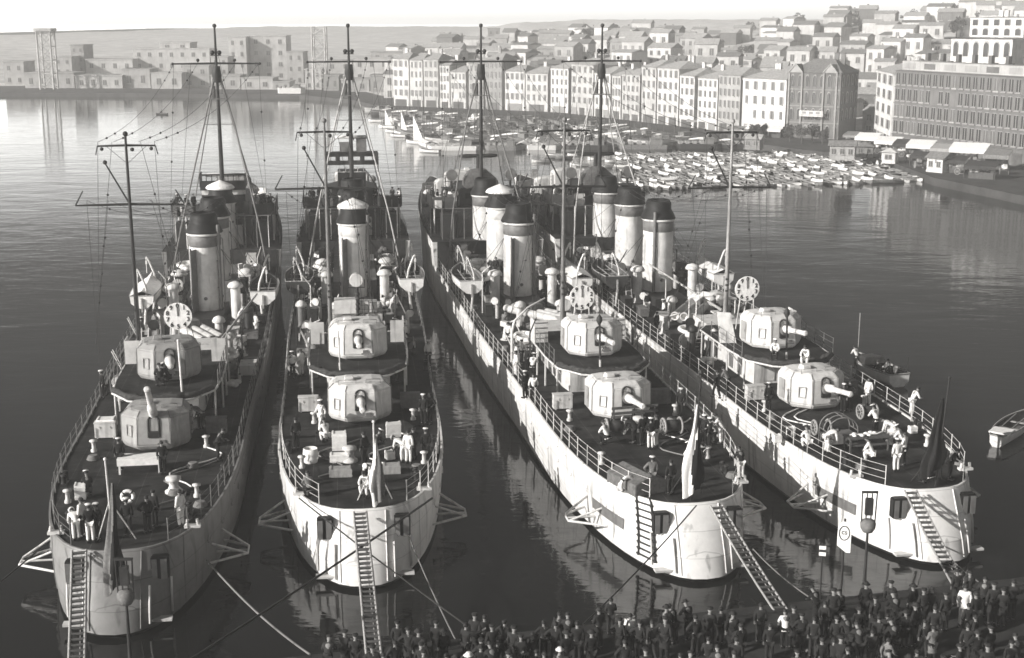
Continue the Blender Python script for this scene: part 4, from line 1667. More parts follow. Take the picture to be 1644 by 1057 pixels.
S = SHIPS[1]
flag(S, 'pale and dark ensign drooping over the stern of the leftmost warship', S.staff[0] + .25, S.staff[1] - .75, 6.3, 2.0, .34, ['greycloth', 'navy'], .9, (-.1, -1.1))
S = SHIPS[2]
flag(S, 'white ensign hanging in narrow folds on the second warship from left', S.staff[0] + .08, S.staff[1] - .45, 6.7, 3.45, .30, ['whitecloth', 'greycloth'], .45, (.05, .1))
S = SHIPS[3]
flag(S, 'half white, half dark ensign hanging on the third warship from left', S.staff[0] - .02, S.staff[1] - .3, 7.9, 3.6, .42, ['whitecloth', 'navy'], .95, (-.2, .1))
S = SHIPS[4]
flag(S, 'wholly dark ensign drooping on the rightmost warship', S.staff[0] - .12, S.staff[1] - .25, 7.6, 3.9, .46, ['navy', 'coat'], 0, (-.25, .1))


def gangway(label, p0, p1, w=.56, mt='wood', name='gangway'):
    d = (p1 - p0)
    L = d.length
    b = MB()
    n = int(L / .36)
    x = Vector((d.y, -d.x, 0)).normalized()
    up = x.cross(d).normalized()
    if up.z < 0:
        up = -up
    for s in (-1, 1):
        q = [p0 + x * s * w / 2 + d * t for t in (0, .25, .5, .75, 1)]
        q = [v - Vector((0, 0, .12 * math.sin(PI * t))) for v, t in zip(q, (0, .25, .5, .75, 1))]
        b.tube(q, .055, 6)
    for k in range(n):
        t = (k + .5) / n
        c = p0 + d * t - Vector((0, 0, .12 * math.sin(PI * t)))
        b.tube([c - x * w * .5, c + x * w * .5], .065, 6, 1)
    b.tube([p0 - x * .1 - up * .04, p0 + d * .5 - up * .2 - x * .1, p1 - x * .1 - up * .04], .02, 4)
    o = b.build(name, [mt, 'darkwood'])
    tag(o, label, 'gangway', 'ladder gangways from sterns to quay')
    return o


QZ = 1.55


def QE(x):
    return 46.9 + .245 * (x + 6)       # quay edge line y(x)


def qp(x, back=.3):
    return Vector((x, QE(x) - back, QZ + .08))


gangway('ladder gangway down the stern of the leftmost warship to the quay', W(127, 884, 3.35), qp(-15.6, .6))
gangway('ladder gangway running straight down from the second warship from left', W(578, 822, 3.35), qp(-5.2, .5))
gangway('ladder gangway sloping right from the stern of the third warship from left', W(1150, 812, 3.35), qp(10.9, .5))
gangway('ladder gangway beside the dark ensign of the rightmost warship', W(1462, 788, 3.35), qp(18.9, .4))

# rope ladder over the third ship's stern
S = SHIPS[3]
b = MB()
for v in (-2.05, -2.55):
    pts = [(v, stern_pt(v, z) - .1, z) for z in (3.15, 2.6, 2.0, 1.5, 1.0, .55)]
    b.tube([(v, pts[0][1] + .4, 3.3)] + pts, .045, 6)
for k in range(9):
    z = 3.0 - k * .3
    b.tube([(-2.6, stern_pt(-2.6, z) - .11, z), (-2.0, stern_pt(-2.0, z) - .11, z)], .045, 6)
    for v in (-2.05, -2.55):
        b.ball((v, stern_pt(v, z) - .11, z), .085, 6)
o = b.build('rope_ladder', 'steel', None, tuple(S.pos), S.h)
tag(o, 'dark rope ladder with round rungs hanging down the white stern of the third warship', 'rope ladder')


def rope(label, p0, p1, sag=.25, r=.035, mt='rope'):
    b = MB()
    pts = []
    for k in range(15):
        t = k / 14
        p = Vector(p0).lerp(Vector(p1), t)
        p.z -= sag * 4 * t * (1 - t)
        pts.append(p)
    b.tube(pts, r, 6, 0)
    return tag(b.build('mooring_rope', mt), label, 'rope', 'mooring ropes from sterns to quay')


rope('dark doubled rope crossing the second warship\'s stern from right rail down to left', W(694, 800, 3.4), Vector((-12.4, QE(-12.4), 1.7)), .1, .05, 'steel')
rope('rope crossing the second warship\'s stern from left rail down to right', W(480, 800, 3.4), Vector((-1.2, QE(-1.2), 1.7)), .1, .035, 'steel')
rope('pale rope from the right side of the second warship\'s stern to the quay', SHIPS[2].w(-13.4, 2.0, 2.0), Vector((-2.2, QE(-2.2), 1.7)), .15, .03)
rope('pale rope slanting right from the leftmost warship\'s stern', SHIPS[1].w(-11.5, 3.5, 1.9), Vector((-7.6, QE(-7.6), 1.7)), .3, .045)
rope('dark rope slanting left from the leftmost warship\'s stern', SHIPS[1].w(-12.4, -3.0, 3.4), Vector((-24, QE(-24), 1.7)), .3, .035, 'steel')
rope('dark rope slanting left from the third warship\'s stern over its white plating', W(1118, 812, 3.4), Vector((2.8, QE(2.8), 1.7)), .15, .035, 'steel')
rope('pale rope from under the third warship\'s stern towards the quay', SHIPS[3].w(-14.2, 2.4, 1.2), Vector((12.4, QE(12.4), 1.7)), .15, .03)
rope('pale rope from the rightmost warship\'s stern to the quay', SHIPS[4].w(-14.2, -.6, 1.2), Vector((19.8, QE(19.8), 1.7)), .1, .03)


def crate(px, py, d, mt, label, z=ZD, rz=0.15, name='crate', cat='crate'):
    b = MB()
    x, y, h = d
    b.box((0, 0, h / 2), (x, y, h * .98))
    for s in (-1, 1):
        b.box((0, s * y * .5, h * .82), (x * 1.03, .03, .07))
        b.box((0, s * y * .5, h * .18), (x * 1.03, .03, .07))
        b.box((s * x * .42, 0, h + .015), (.07, y * .98, .03))
    o = b.build(name, mt, None, tuple(W(px, py, z)), rz)
    return tag(o, label, cat)


crate(545, 722, (.75, .5, .95), 'canvas', 'pale upright crate nearest the gun on the second warship\'s quarterdeck', rz=.12)
crate(545, 741, (.95, .5, .42), 'canvas', 'low pale crate in front of the upright crate, second warship', rz=.12)
crate(547, 764, (1.1, .6, .42), 'wood', 'grey lidded crate nearest the stern, left of the ensign, second warship', rz=.12)
crate(629, 759, (.85, .55, .45), 'wood', 'grey lidded crate right of the ensign on the second warship', rz=.12)
crate(632, 702, (.8, .12, .85), 'canvas', 'pale board propped on edge right of the gun on the second warship', rz=.3, name='board', cat='board')
crate(626, 737, (.4, .4, .42), 'canvas', 'small white box beside the men in white, second warship', rz=.5)
crate(1268, 700, (.45, .4, .5), 'canvas', 'white box by the left rail of the rightmost warship', rz=.2)
crate(1247, 710, (.4, .35, .4), 'canvas', 'smaller white box at the left rail of the rightmost warship', rz=.2)
crate(1428, 695, (.45, .45, .6), 'canvas', 'white box in the middle of the rightmost warship\'s quarterdeck', rz=.2)
crate(1465, 695, (.4, .35, .35), 'canvas', 'white box by the right rail of the rightmost warship', rz=.2)
crate(172, 700, (.95, .7, 1.0), 'canvas', 'pale locker left of the after gun on the leftmost warship', rz=.13)
crate(130, 800, (.5, .5, .7), 'canvas', 'pale box at the left rail on the leftmost warship', rz=.2)
# tables, benches, tubs
b = MB()
b.box((0, 0, .76), (2.1, .9, .1))
b.box((0, -.42, .6), (2.1, .05, .3))
for x in (-.95, .95):
    for y in (-.36, .36):
        b.box((x, y, .36), (.09, .09, .72))
tag(b.build('table', 'canvas', None, tuple(W(226, 757, ZD)), .136), 'white-covered table in front of the cocked gun, leftmost warship', 'table')
b = MB()
b.lathe([(.33, 0), (.4, .3), (.36, .72), (.33, .74), (.3, .6)], (0, 0, 0), 18)
b.lathe([(.41, .2), (.415, .24), (.41, .28)], (0, 0, 0), 18)
tag(b.build('tub', 'canvas', None, tuple(W(499, 742, ZD))), 'round white tub alone on the left of the second warship\'s quarterdeck', 'tub')
S = SHIPS[3]
b = MB()
for z in (.75, 1.05):
    b.box((0, 0, z), (2.7, .1, .13))
for x in (-1.2, 0, 1.2):
    b.box((x, .06, .55), (.08, .06, 1.1))
    b.tube([(x, .1, .9), (x, .7, 0)], .035, 5)
tag(b.build('plank_rack', 'darkwood', None, S.w(-.65, .35, ZD), S.h + .1), 'rack of two dark planks right in front of the third warship\'s lower gun', 'rack')
skylight_o = MB()
x, y = .9, 1.25
skylight_o.box((0, 0, .3), (2 * x, 2 * y, .6))
skylight_o.add([(-x, -y, .6), (x, -y, .6), (x, y, .6), (-x, y, .6), (0, -y, .95), (0, y, .95)], [(0, 1, 4), (1, 2, 5, 4), (2, 3, 5), (3, 0, 4, 5)])
o = skylight_o.build('hatch_cover', 'greycanvas', None, tuple(W(1022, 782, ZD)), .5, bevel=.03)
tag(o, 'grey canvas-covered hatch near the left rail of the third warship\'s stern', 'hatch')


def lifebuoy(p, rz, label, r=.36):
    b = MB()
    b.tube([(math.cos(2 * PI * k / 24) * r, 0, math.sin(2 * PI * k / 24) * r) for k in range(25)], .085, 10, 0, False)
    for k in range(4):
        a = PI / 4 + k * PI / 2
        b.tube([(math.cos(a - .12) * r, 0, math.sin(a - .12) * r), (math.cos(a + .12) * r, 0, math.sin(a + .12) * r)], .092, 10, 1)
    return tag(b.build('lifebuoy', ['canvas', 'steel'], None, tuple(p), rz), label, 'lifebuoy')


lifebuoy(W(1007, 778, ZD + .42), .5, 'white lifebuoy leaning on the grey hatch of the third warship')
lifebuoy(W(205, 797, ZD + .9), .2, 'white lifebuoy at the stern of the leftmost warship', .25)
# reels that can be wheeled, hoop frame
for (px, py, k, txt) in ((626, 700, 3, ''),):
    pass


def wheel_reel(px, py, rz, label, r=.46, w=.95):
    b = MB()
    M3 = Matrix.Rotation(PI / 2, 3, 'Y')
    b.lathe([(.06, -w / 2 - .1), (.06, -w / 2), (r * .7, -w / 2), (r * .72, 0), (r * .7, w / 2), (.06, w / 2), (.06, w / 2 + .1)], (0, 0, r), 20, 0, M3=M3)
    o = b.build('hawser_reel', 'darkcanvas', None, tuple(W(px, py, ZD)), rz)
    tag(o, label, 'reel', 'hawser reels on the quarterdecks')
    for s in (-1, 1):
        c = MB()
        c.tube([(s * w / 2, math.cos(2 * PI * q / 24) * r * .92, r + math.sin(2 * PI * q / 24) * r * .92) for q in range(25)], .06, 6, 0, False)
        for q in range(4):
            a = q * PI / 4
            c.tube([(s * w / 2, math.cos(a) * r * .9, r + math.sin(a) * r * .9), (s * w / 2, -math.cos(a) * r * .9, r - math.sin(a) * r * .9)], .03, 5)
        c.build('reel_cheek', 'dullpaint', o)
    return o


wheel_reel(987, 698, .2, 'hawser reel with pale cheeks under the left of the third warship\'s lower gun')
wheel_reel(1078, 697, .25, 'hawser reel with pale cheeks right of the third warship\'s lower gun')
wheel_reel(1318, 698, .2, 'hawser reel below the barrel side of the rightmost warship\'s lower gun', .42, .8)
wheel_reel(1392, 672, .25, 'pale hawser reel further forward on the rightmost warship', .42, .9)
b = MB()
for y in (-.5, 0, .5):
    b.tube([(math.cos(a) * .85, y, .9 + math.sin(a) * .75) for a in [PI * q / 12 for q in range(13)]], .035, 6)
for x in (-.85, .85):
    b.tube([(x, -.5, .9), (x, .5, .9)], .03, 5)
    for y in (-.5, .5):
        b.tube([(x, y, 0), (x, y, .9)], .035, 5)
b.tube([(0, -.5, 1.65), (0, .5, 1.65)], .03, 5)
b.box((0, 0, .45), (1.6, .9, .5))
tag(b.build('hooped_hatch', 'greypaint', None, tuple(W(1345, 715, ZD)), .2), 'companion hatch under a frame of hoops on the rightmost warship', 'hatch')
b = MB()
b.box((0, 0, .75), (2.3, .9, .08))
b.box((0, 0, .35), (2.1, .7, .08))
for x in (-1.05, 1.05):
    for y in (-.36, .36):
        b.box((x, y, .37), (.08, .08, .74))
tag(b.build('work_bench', 'darkwood', None, tuple(W(1390, 722, ZD)), .2), 'long dark work bench on the rightmost warship\'s quarterdeck', 'bench')
b = MB()
for k in range(9):
    q = Vector((RND.uniform(-.9, .9), RND.uniform(-.3, .3), .82))
    b.ball(q, RND.uniform(.08, .17), 7, sz=.6)
b.tube([(-.9, .1, .83), (.5, -.1, .86), (.95, .1, .9)], .04, 5)
tag(b.build('tool_heap', 'canvas', None, tuple(W(1390, 722, ZD)), .2), 'heap of pale tools and gear on the dark work bench', 'gear')
# canvas awning over the gear of the rightmost ship amidships
S = SHIPS[4]
b = MB()
rows = []
for i in range(6):
    t = i / 5
    rows.append([(-1.9 + 3.0 * q / 6, 17.8 + 1.8 * t, 6.0 + .5 * math.sin(PI * q / 6) * (1 - .3 * t) + .12 * math.sin(q * 2.2 + i)) for q in range(7)])
vs = [p for r in rows for p in r] + [(p[0], p[1], p[2] - .04) for r in rows for p in r]
fs = []
for i in range(5):
    for q in range(6):
        a = i * 7 + q
        fs.append((a, a + 1, a + 8, a + 7))
        fs.append((42 + a + 7, 42 + a + 8, 42 + a + 1, 42 + a))
b.add(vs, fs, 0, True)
for x, y in ((-1.8, 17.9), (1.0, 17.9), (-1.8, 19.5), (1.0, 19.5)):
    b.tube([(x, y, ZD), (x, y, 6.0)], .04, 6)
o = b.build('canvas_awning', 'canvas', None, tuple(S.pos), S.h)
tag(o, 'small rumpled canvas awning behind the dial of the rightmost warship', 'awning')
# derrick spar beside the rightmost ship's mainmast, and on ship three
for k, a0, a1, txt in ((4, (16.6, -.4, 5.6), (25, -3.2, 7.4), 'pale spar slanting up from the mainmast foot of the rightmost warship'), (1, (14, 2.0, 5.2), (24, 4.2, 6.6), 'pale spar lying along the right side of the leftmost warship')):
    S = SHIPS[k]
    b = MB()
    b.tube([S.w(*a0), S.w(*a1)], [.1, .06], 8)
    tag(b.build('spar', 'wood'), txt, 'spar')
S = SHIPS[3]
b = MB()
b.tube([S.w(12.6, -4.2, ZD), S.w(12.6, -4.2, 5.6), S.w(12.9, -4.0, 6.2), S.w(13.6, -3.0, 6.9), S.w(14.5, -1.7, 7.3)], [.1, .09, .085, .07, .05], 8)
tag(b.build('torpedo_crane', 'paint'), 'white bent crane post standing at the left rail of the third warship amidships', 'crane')


# ------------------------------------------------------------------ people aboard
def aboard(k, zone, lst, z=ZD):
    S = SHIPS[k]
    out = []
    for it in lst:
        px, py, pose, top, legs, head, rz = it
        p = W(px, py, z)
        out.append((p, pose, top, legs, head, rz))
    out.sort(key=lambda t: t[0].x / t[0].y)
    n = len(out)
    for i, (p, pose, top, legs, head, rz) in enumerate(out):
        r = person(p, rz, pose, top, legs, head, h=RND.uniform(.97, 1.04))
        tag(r, 'man in %s, %s, %s from left on %s, %s' % (WORDS[top], PWORD[pose], ordi(i), zone, NTH[k]), None, 'sailors on the ' + NTH[k])


Wt, Nv, Gc = 'whitecloth', 'navy', 'greycloth'
aboard(1, 'quarterdeck', [(193, 758, 'stand', Nv, Nv, 'cap', .2), (262, 762, 'stand', Nv, Nv, 'bare', .4), (123, 868, 'bend', Wt, Wt, 'cap', .5), (134, 862, 'stand', Wt, Nv, 'bare', 1.2), (146, 872, 'forearms', Nv, Wt, 'cap', .3), (158, 868, 'stand', Nv, Nv, 'cap', 2.6), (206, 862, 'stand', Nv, Nv, 'cap', .1), (238, 856, 'akimbo', Nv, Nv, 'bare', .5), (249, 848, 'stand', Nv, Nv, 'bare', -.5), (291, 846, 'stand', Wt, Wt, 'bare', 1.0), (300, 700, 'walk', Wt, Nv, 'cap', 2.0), (322, 690, 'bend', Gc, Nv, 'bare', 1.0), (345, 655, 'stand', Nv, Nv, 'cap', 1.0), (142, 800, 'crouch', Nv, Nv, 'cap', .4), (165, 640, 'stand', Nv, Nv, 'cap', 2.2), (350, 740, 'lean', Nv, Nv, 'bare', -1.2)])
aboard(2, 'quarterdeck', [(516, 693, 'walk', Wt, Wt, 'cap', 2.4), (525, 712, 'crouch', Wt, Wt, 'bare', .6), (476, 722, 'stand', Nv, Nv, 'bare', .4), (647, 742, 'bend', Wt, Wt, 'cap', .9), (656, 745, 'stand', Wt, Wt, 'bare', -.3), (664, 738, 'forearms', Nv, Nv, 'bare', .8), (684, 742, 'stand', Nv, Nv, 'cap', .2), (680, 682, 'stand', Nv, Nv, 'cap', 2.9), (690, 680, 'akimbo', Nv, Nv, 'bare', 2.6), (597, 778, 'bend', Wt, Wt, 'cap', 2.8), (589, 795, 'crouch', Wt, Wt, 'bare', 2.8), (497, 800, 'crouch', Gc, Nv, 'bare', .4), (585, 748, 'stand', Nv, Nv, 'bare', 1.0), (602, 742, 'lean', Nv, Nv, 'cap', -1.0), (470, 608, 'walk', Wt, Nv, 'cap', .1), (484, 604, 'stand', Wt, Wt, 'bare', .8), (688, 588, 'stand', Wt, Nv, 'cap', 3.0)])
aboard(3, 'quarterdeck', [(843, 640, 'stand', Nv, Nv, 'cap', .6), (856, 645, 'walk', Wt, Nv, 'bare', 3.0), (828, 605, 'stand', Wt, Wt, 'bare', 2.0), (1018, 712, 'bend', Nv, Nv, 'cap', .9), (1031, 716, 'stand', Nv, Nv, 'bare', .5), (1044, 722, 'forearms', Nv, Wt, 'cap', .2), (1053, 718, 'stand', Nv, Wt, 'bare', 1.0), (1092, 672, 'stand', Nv, Nv, 'cap', 2.8), (1046, 790, 'akimbo', Gc, Gc, 'cap', .2), (1076, 794, 'stand', Nv, Nv, 'bare', .3), (1124, 748, 'bend', Wt, Nv, 'bare', 1.6), (1112, 752, 'crouch', Wt, Wt, 'cap', .7), (1119, 712, 'stand', Nv, Nv, 'cap', 2.8), (1130, 716, 'akimbo', Nv, Nv, 'cap', 2.2), (1139, 722, 'stand', Nv, Nv, 'cap', 1.2), (1157, 713, 'lean', Wt, Wt, 'bare', 1.2), (1189, 770, 'lean', Nv, Wt, 'bare', .3), (1122, 738, 'stand', Nv, Nv, 'bare', .3), (975, 715, 'crouch', Wt, Nv, 'bare', .8)])
aboard(4, 'quarterdeck', [(1327, 728, 'bend', Wt, Wt, 'bare', -1.2), (1298, 722, 'crouch', Wt, Wt, 'cap', .4), (1393, 652, 'stand', Wt, Wt, 'bare', 2.4), (1438, 758, 'stand', Wt, Wt, 'cap', .3), (1450, 748, 'forearms', Wt, Nv, 'bare', .9), (1400, 742, 'crouch', Wt, Wt, 'bare', 1.2), (1353, 662, 'stand', Nv, Nv, 'cap', 2.7), (1363, 660, 'akimbo', Nv, Nv, 'bare', 2.5), (1524, 770, 'lean', Nv, Nv, 'bare', -2.2), (1233, 662, 'stand', Nv, Nv, 'cap', .2), (1167, 632, 'lean', Gc, Nv, 'bare', .9), (1150, 640, 'walk', Nv, Nv, 'bare', .4), (1432, 712, 'bend', Wt, Wt, 'bare', 1.0), (1463, 668, 'lean', Wt, Wt, 'bare', -1.3), (1448, 722, 'crouch', Wt, Nv, 'cap', 1.0), (1493, 778, 'crouch', Wt, Nv, 'bare', .6), (1405, 700, 'lean', Wt, Nv, 'cap', .4)])
aboard(4, 'gun platform', [(1294, 587, 'crouch', Wt, Wt, 'bare', 2.6), (1244, 578, 'sit', Wt, Nv, 'cap', 2.8)], 5.07)
aboard(1, 'gun platform', [(258, 622, 'crouch', Nv, Nv, 'bare', .4), (272, 618, 'crouch', Nv, Nv, 'cap', 1.8)], 5.09)
# men amidships and on the bridges
for k, n in ((1, 10), (2, 10), (3, 13), (4, 11)):
    S = SHIPS[k]
    spots = []
    while len(spots) < n:
        u = RND.uniform(9, 47)
        v = RND.choice((-1, 1)) * RND.uniform(2.2, 4.0)
        if k == 3 and len(spots) < 7:
            u, v = RND.uniform(9, 19), RND.uniform(-4.1, -3.3)
        if all((u - a) ** 2 + (v - c) ** 2 > .6 for a, c in spots):
            spots.append((u, v))
    spots.sort(key=lambda t: S.w(t[0], t[1], 0).x / S.w(t[0], t[1], 0).y)
    for i, (u, v) in enumerate(spots):
        top = RND.choice((Wt, Wt, Nv, Nv, Gc))
        legs = RND.choice((Wt, Nv, Nv))
        pose = RND.choice(('stand', 'walk', 'forearms', 'bend', 'akimbo', 'lean'))
        r = person(S.w(u, v, ZD), RND.uniform(0, 6.28), pose, top, legs, RND.choice(('cap', 'bare', 'bare')))
        tag(r, 'man in %s, %s, %s from left amidships on %s' % (WORDS[top], PWORD[pose], ordi(i), NTH[k]), None, 'sailors on the ' + NTH[k])
    spots = []
    nb = 8
    while len(spots) < nb:
        u, v = RND.uniform(53.3, 55.2), RND.uniform(-4.3, 4.3)
        if abs(v) > 2.1 and all((u - a) ** 2 + (v - c) ** 2 > .18 for a, c in spots):
            spots.append((u, v))
    spots.sort(key=lambda t: t[1])
    for i, (u, v) in enumerate(spots):
        top = RND.choice((Wt, Nv, Nv, Nv, Nv))
        r = person(S.w(u, v, 8.0), RND.uniform(2.2, 4.2), RND.choice(('stand', 'forearms', 'akimbo')), top, Nv, RND.choice(('cap', 'bare')))
        tag(r, 'man in %s, %s from left on bridge of %s' % (WORDS[top], ordi(i), NTH[k]), None, 'sailors on the ' + NTH[k])
for k in (1, 2, 3, 4):
    S = SHIPS[k]
    spots = sorted([(RND.uniform(60.5, 74), sg * RND.uniform(.5, 1.0)) for sg in (-1, 1, -1, 1, -1, -1)], key=lambda t: t[1])
    for i, (u, f) in enumerate(spots):
        r = person(S.w(u, f * (half_w(u) - .7), 5.5 + (u - BREAK) / 60), RND.uniform(0, 6.28), RND.choice(('stand', 'forearms', 'akimbo', 'walk')), Nv if RND.random() < .75 else Wt, Nv, RND.choice(('cap', 'bare')))
        tag(r, 'sailor, %s from left on the forecastle ahead of the bridge, %s' % (ordi(i), NTH[k]), None, 'sailors on the ' + NTH[k])
for px, py, i in ((791, 417, 0), (801, 418, 1)):
    u = 38.2
    S = SHIPS[3]
    r = person(S.w(37.4 + .2 * i, -1.2 + .55 * i, 4.3), 2.8 + i, 'stand' if i == 0 else 'lean', Nv, Nv, 'bare')
    tag(r, ('left' if i == 0 else 'right') + ' of the two dark figures against the white middle funnel, third warship', None, 'sailors on the third warship from left')

# ------------------------------------------------------------------ near quay and its crowd
b = MB()
poly = [(-160, QE(-160)), (160, QE(160)), (160, -60), (-160, -60)]
b.prism([(p[0], p[1]) for p in reversed(poly)], -3, QZ)
tag(b.build('quay', 'quay'), kind='structure')
b = MB()
x = -60
while x < 60:
    w = 1.8
    d = Vector((w, .245 * w, 0)).normalized()
    c = Vector((x + w / 2, QE(x + w / 2) - .28, QZ + .055))
    b.box(c, (w * 1.02, .62, .11), rz=math.atan(.245))
    x += w * .995 + .02
tag(b.build('quay_edge', 'quay'), kind='structure')
heads = [(525, 1022), (553, 1012), (570, 1018), (638, 998), (655, 1008), (672, 1010), (700, 997), (712, 1010), (748, 1000), (762, 985), (778, 987), (790, 1003), (810, 995), (825, 1005), (855, 1015), (873, 996), (892, 998), (898, 982), (912, 985), (910, 1012), (927, 997), (950, 1012), (962, 975), (981, 960), (995, 993), (1012, 985), (1027, 997), (1047, 995), (1068, 990), (1070, 972), (1084, 970), (1107, 965), (1117, 987), (1140, 975), (1158, 975), (1177, 982), (1190, 1000), (1222, 968), (1237, 1000), (1262, 980), (1288, 985), (1308, 990), (1313, 942), (1325, 965), (1339, 945), (1353, 948), (1365, 985), (1380, 975), (1391, 935), (1406, 958), (1412, 988), (1431, 933), (1441, 950), (1455, 980), (1467, 938), (1471, 968), (1484, 945), (1497, 942), (1502, 972), (1520, 952), (1538, 915), (1551, 938), (1558, 917), (1568, 950), (1581, 927), (1597, 935), (1612, 945), (1628, 930)]
more = []
for _ in range(62):
    x = RND.uniform(1230, 1640) if RND.random() < .75 else RND.uniform(830, 1230)
    y = RND.uniform(968, 1054) if x > 1230 else RND.uniform(1018, 1056)
    if all(abs(x - a) > 10 or abs(y - c) > 15 for a, c in heads + more):
        more.append((x, y))
for _ in range(16):
    more.append((RND.uniform(590, 830), RND.uniform(1024, 1058)))
crowd = []
ncr = 0
for i, (px, py) in enumerate(heads + more):
    hm_ = RND.uniform(.88, 1.06)
    p = W(px, py, QZ + 1.74 * hm_)
    if p.y > QE(p.x) - .25:
        p.y = QE(p.x) - .25 - RND.uniform(0, .1)
    p.z = QZ + (.11 if p.y > QE(p.x) - .6 else 0)
    r = RND.random()
    top, legs, head, coat = 'navy', 'navy', 'flatcap', True
    if (px, py) == (1551, 938):
        top, legs, head, coat = Wt, Wt, 'bare', False
    elif (px, py) in ((1012, 985), (1262, 980)):
        top, legs, head, coat = Wt, Nv, 'bare', False
    elif r < .34:
        top, legs, head, coat = 'coat', 'navy', 'flatcap', True
    elif r < .5:
        top, legs, head = 'navy', 'coat', 'hat'
    elif r < .515:
        top, legs, head, coat = 'navy', 'navy', 'cap', False
    elif r < .56:
        top, legs, head = 'greycloth', 'coat', 'bare'
    elif r < .575:
        top, legs, head = 'coat', 'coat', 'palehat'
    else:
        top, legs, head, coat = 'coat', 'coat', 'bare', False
    crowd.append((p, top, legs, head, coat, hm_))
crowd.sort(key=lambda t: t[0].x / t[0].y)
for i, (p, top, legs, head, coat, hm_) in enumerate(crowd):
    r = person(p, RND.gauss(0, .35), RND.choice(('stand', 'stand', 'akimbo', 'forearms', 'walk', 'lean', 'point' if RND.random() < .3 else 'stand')), top, legs, head, coat, hm_)
    tag(r, '%s from left in the quayside crowd, %s %s, %s' % (ordi(i), WORDS[top], 'coat' if coat else 'jacket', HWORD[head]), None, 'crowd watching from the quay')

# round-headed sign, striped board, lamp posts
b = MB()
b.tube([(0, 0, 0), (0, 0, 3.6)], .045, 8)
o = b.build('round_topped_sign', 'steel', None, (W(1373, 935, 3.4).x, QE(W(1373, 935, 3.4).x) - .35, QZ + .11), -.25)
tag(o, 'white round-topped sign with a dark ring on a pole above the crowd', 'sign')
pl = MB()
poly = [(-.27, 0), (.10, -.28), (.27, -.28), (.27, .55)] + [(.27 * math.cos(PI * k / 12), .62 + .42 * math.sin(PI * k / 12)) for k in range(1, 12)] + [(-.27, .55)]
pl.add([(x, -.05, z + 2.45) for x, z in poly] + [(x, -.02, z + 2.45) for x, z in poly], [tuple(range(len(poly))), tuple(range(2 * len(poly) - 1, len(poly) - 1, -1))] + [(i, i + len(poly), (i + 1) % len(poly) + len(poly), (i + 1) % len(poly)) for i in range(len(poly))])
plo = pl.build('sign_plate', 'canvas', o)
rg = MB()
rg.tube([(.2 * math.cos(2 * PI * k / 28), -.055, 3.0 + .3 * math.sin(2 * PI * k / 28)) for k in range(29)], .022, 6, 0, False)
rg.build('sign_ring', 'steel', plo)
t = link('sign_lettering', text_mesh('cs', .3), plo, (0, -.055, 3.04))
t.rotation_euler = (PI / 2, 0, 0)
t.data.materials.append(M['greycloth'])
px = W(1331, 917, 3.6)
b = MB()
b.tube([(0, 0, 0), (0, 0, 2.6)], .035, 8)
o = b.build('striped_board', 'steel', None, (px.x, QE(px.x) - .3, QZ + .11), -.2)
tag(o, 'small board with two pale stripes on a thin post left of the round sign', 'sign')
pl = MB()
pl.box((0, -.04, 2.3), (.3, .03, .5), m=0)
for z in (2.44, 2.17):
    pl.box((0, -.06, z), (.27, .02, .15), m=1)
pl.build('board_plate', ['steel', 'canvas'], o)


def lamp_post(px, py, label):
    p = W(px, py, 5.0)
    b = MB()
    b.lathe([(.16, 0), (.15, .5), (.09, .6), (.07, 1.4), (.05, 3.1)], (0, 0, 0), 12)
    o = b.build('lamp_post', 'steel', None, (p.x, min(p.y, QE(p.x) - .5), QZ))
    tag(o, label, 'street lamp', 'lamp posts on the quay')
    c = MB()
    c.lathe([(.05, 3.08), (.2, 3.12), (.3, 3.3), (.32, 3.5), (.24, 3.62), (.1, 3.66)], (0, 0, 0), 16)
    c.build('lamp_bowl', 'greycloth', o)
    c = MB()
    for s in (-1, 1):
        c.tube([(s * .27, 0, 3.5), (s * .3, 0, 4.8)], .03, 6)
        c.tube([(s * .1, 0, 3.64), (s * .1, 0, 4.75)], .03, 6)
    c.box((0, 0, 4.82), (.66, .1, .08))
    c.box((0, 0, 4.2), (.3, .2, .7))
    c.build('lamp_bracket', 'steel', o)
    return o


lamp_post(216, 935, 'lamp post with a bowl shade rising before the leftmost warship\'s stern')
lamp_post(1391, 838, 'lamp post with a bowl shade standing before the rightmost warship\'s side')

# ------------------------------------------------------------------ far shore, hill
EDGE = [(-900, 146), (-300, 148), (200, 150), (480, 153), (560, 160), (640, 177), (900, 191), (1180, 226), (1290, 241), (1400, 252), (1440, 264), (1500, 286), (1600, 306), (1760, 340), (2100, 440)]
EW = [W(x, y, 1.2) for x, y in EDGE]
EW[0] = Vector((-900, 500, 1.2))


def edge_y(x):
    for a, b_ in zip(EW, EW[1:]):
        if a.x <= x <= b_.x:
            return a.y + (b_.y - a.y) * (x - a.x) / (b_.x - a.x)
    return EW[-1].y if x > 0 else EW[0].y


b = MB()
poly = [(p.x, p.y) for p in EW] + [(900, EW[-1].y), (900, 3500), (-900, 3500)]
b.prism(list(reversed(poly)), -3, 1.2)
tag(b.build('far_quay', 'ground'), kind='structure')


def hill_h(x, y):
    if x < 62:
        db = max(0.0, y - edge_y(x) - 22) * (.75 if x > -20 else 1)
    else:
        db = min(max(0.0, (y - (268 - (x - 62) * 2.2)) * .41 - 12), max(0.0, y - 262 + max(0, x - 80) * .6) * .75 + 4)
    hm_ = 5.0 + 10.5 * smooth((x + 60) / 90) + 6 * smooth((x - 60) / 110)
    t = smooth(db / 190)
    return 1.0 + hm_ * t + (.9 * math.sin(x * .031 + y * .017) + .7 * math.sin(x * .083 - y * .05)) * t


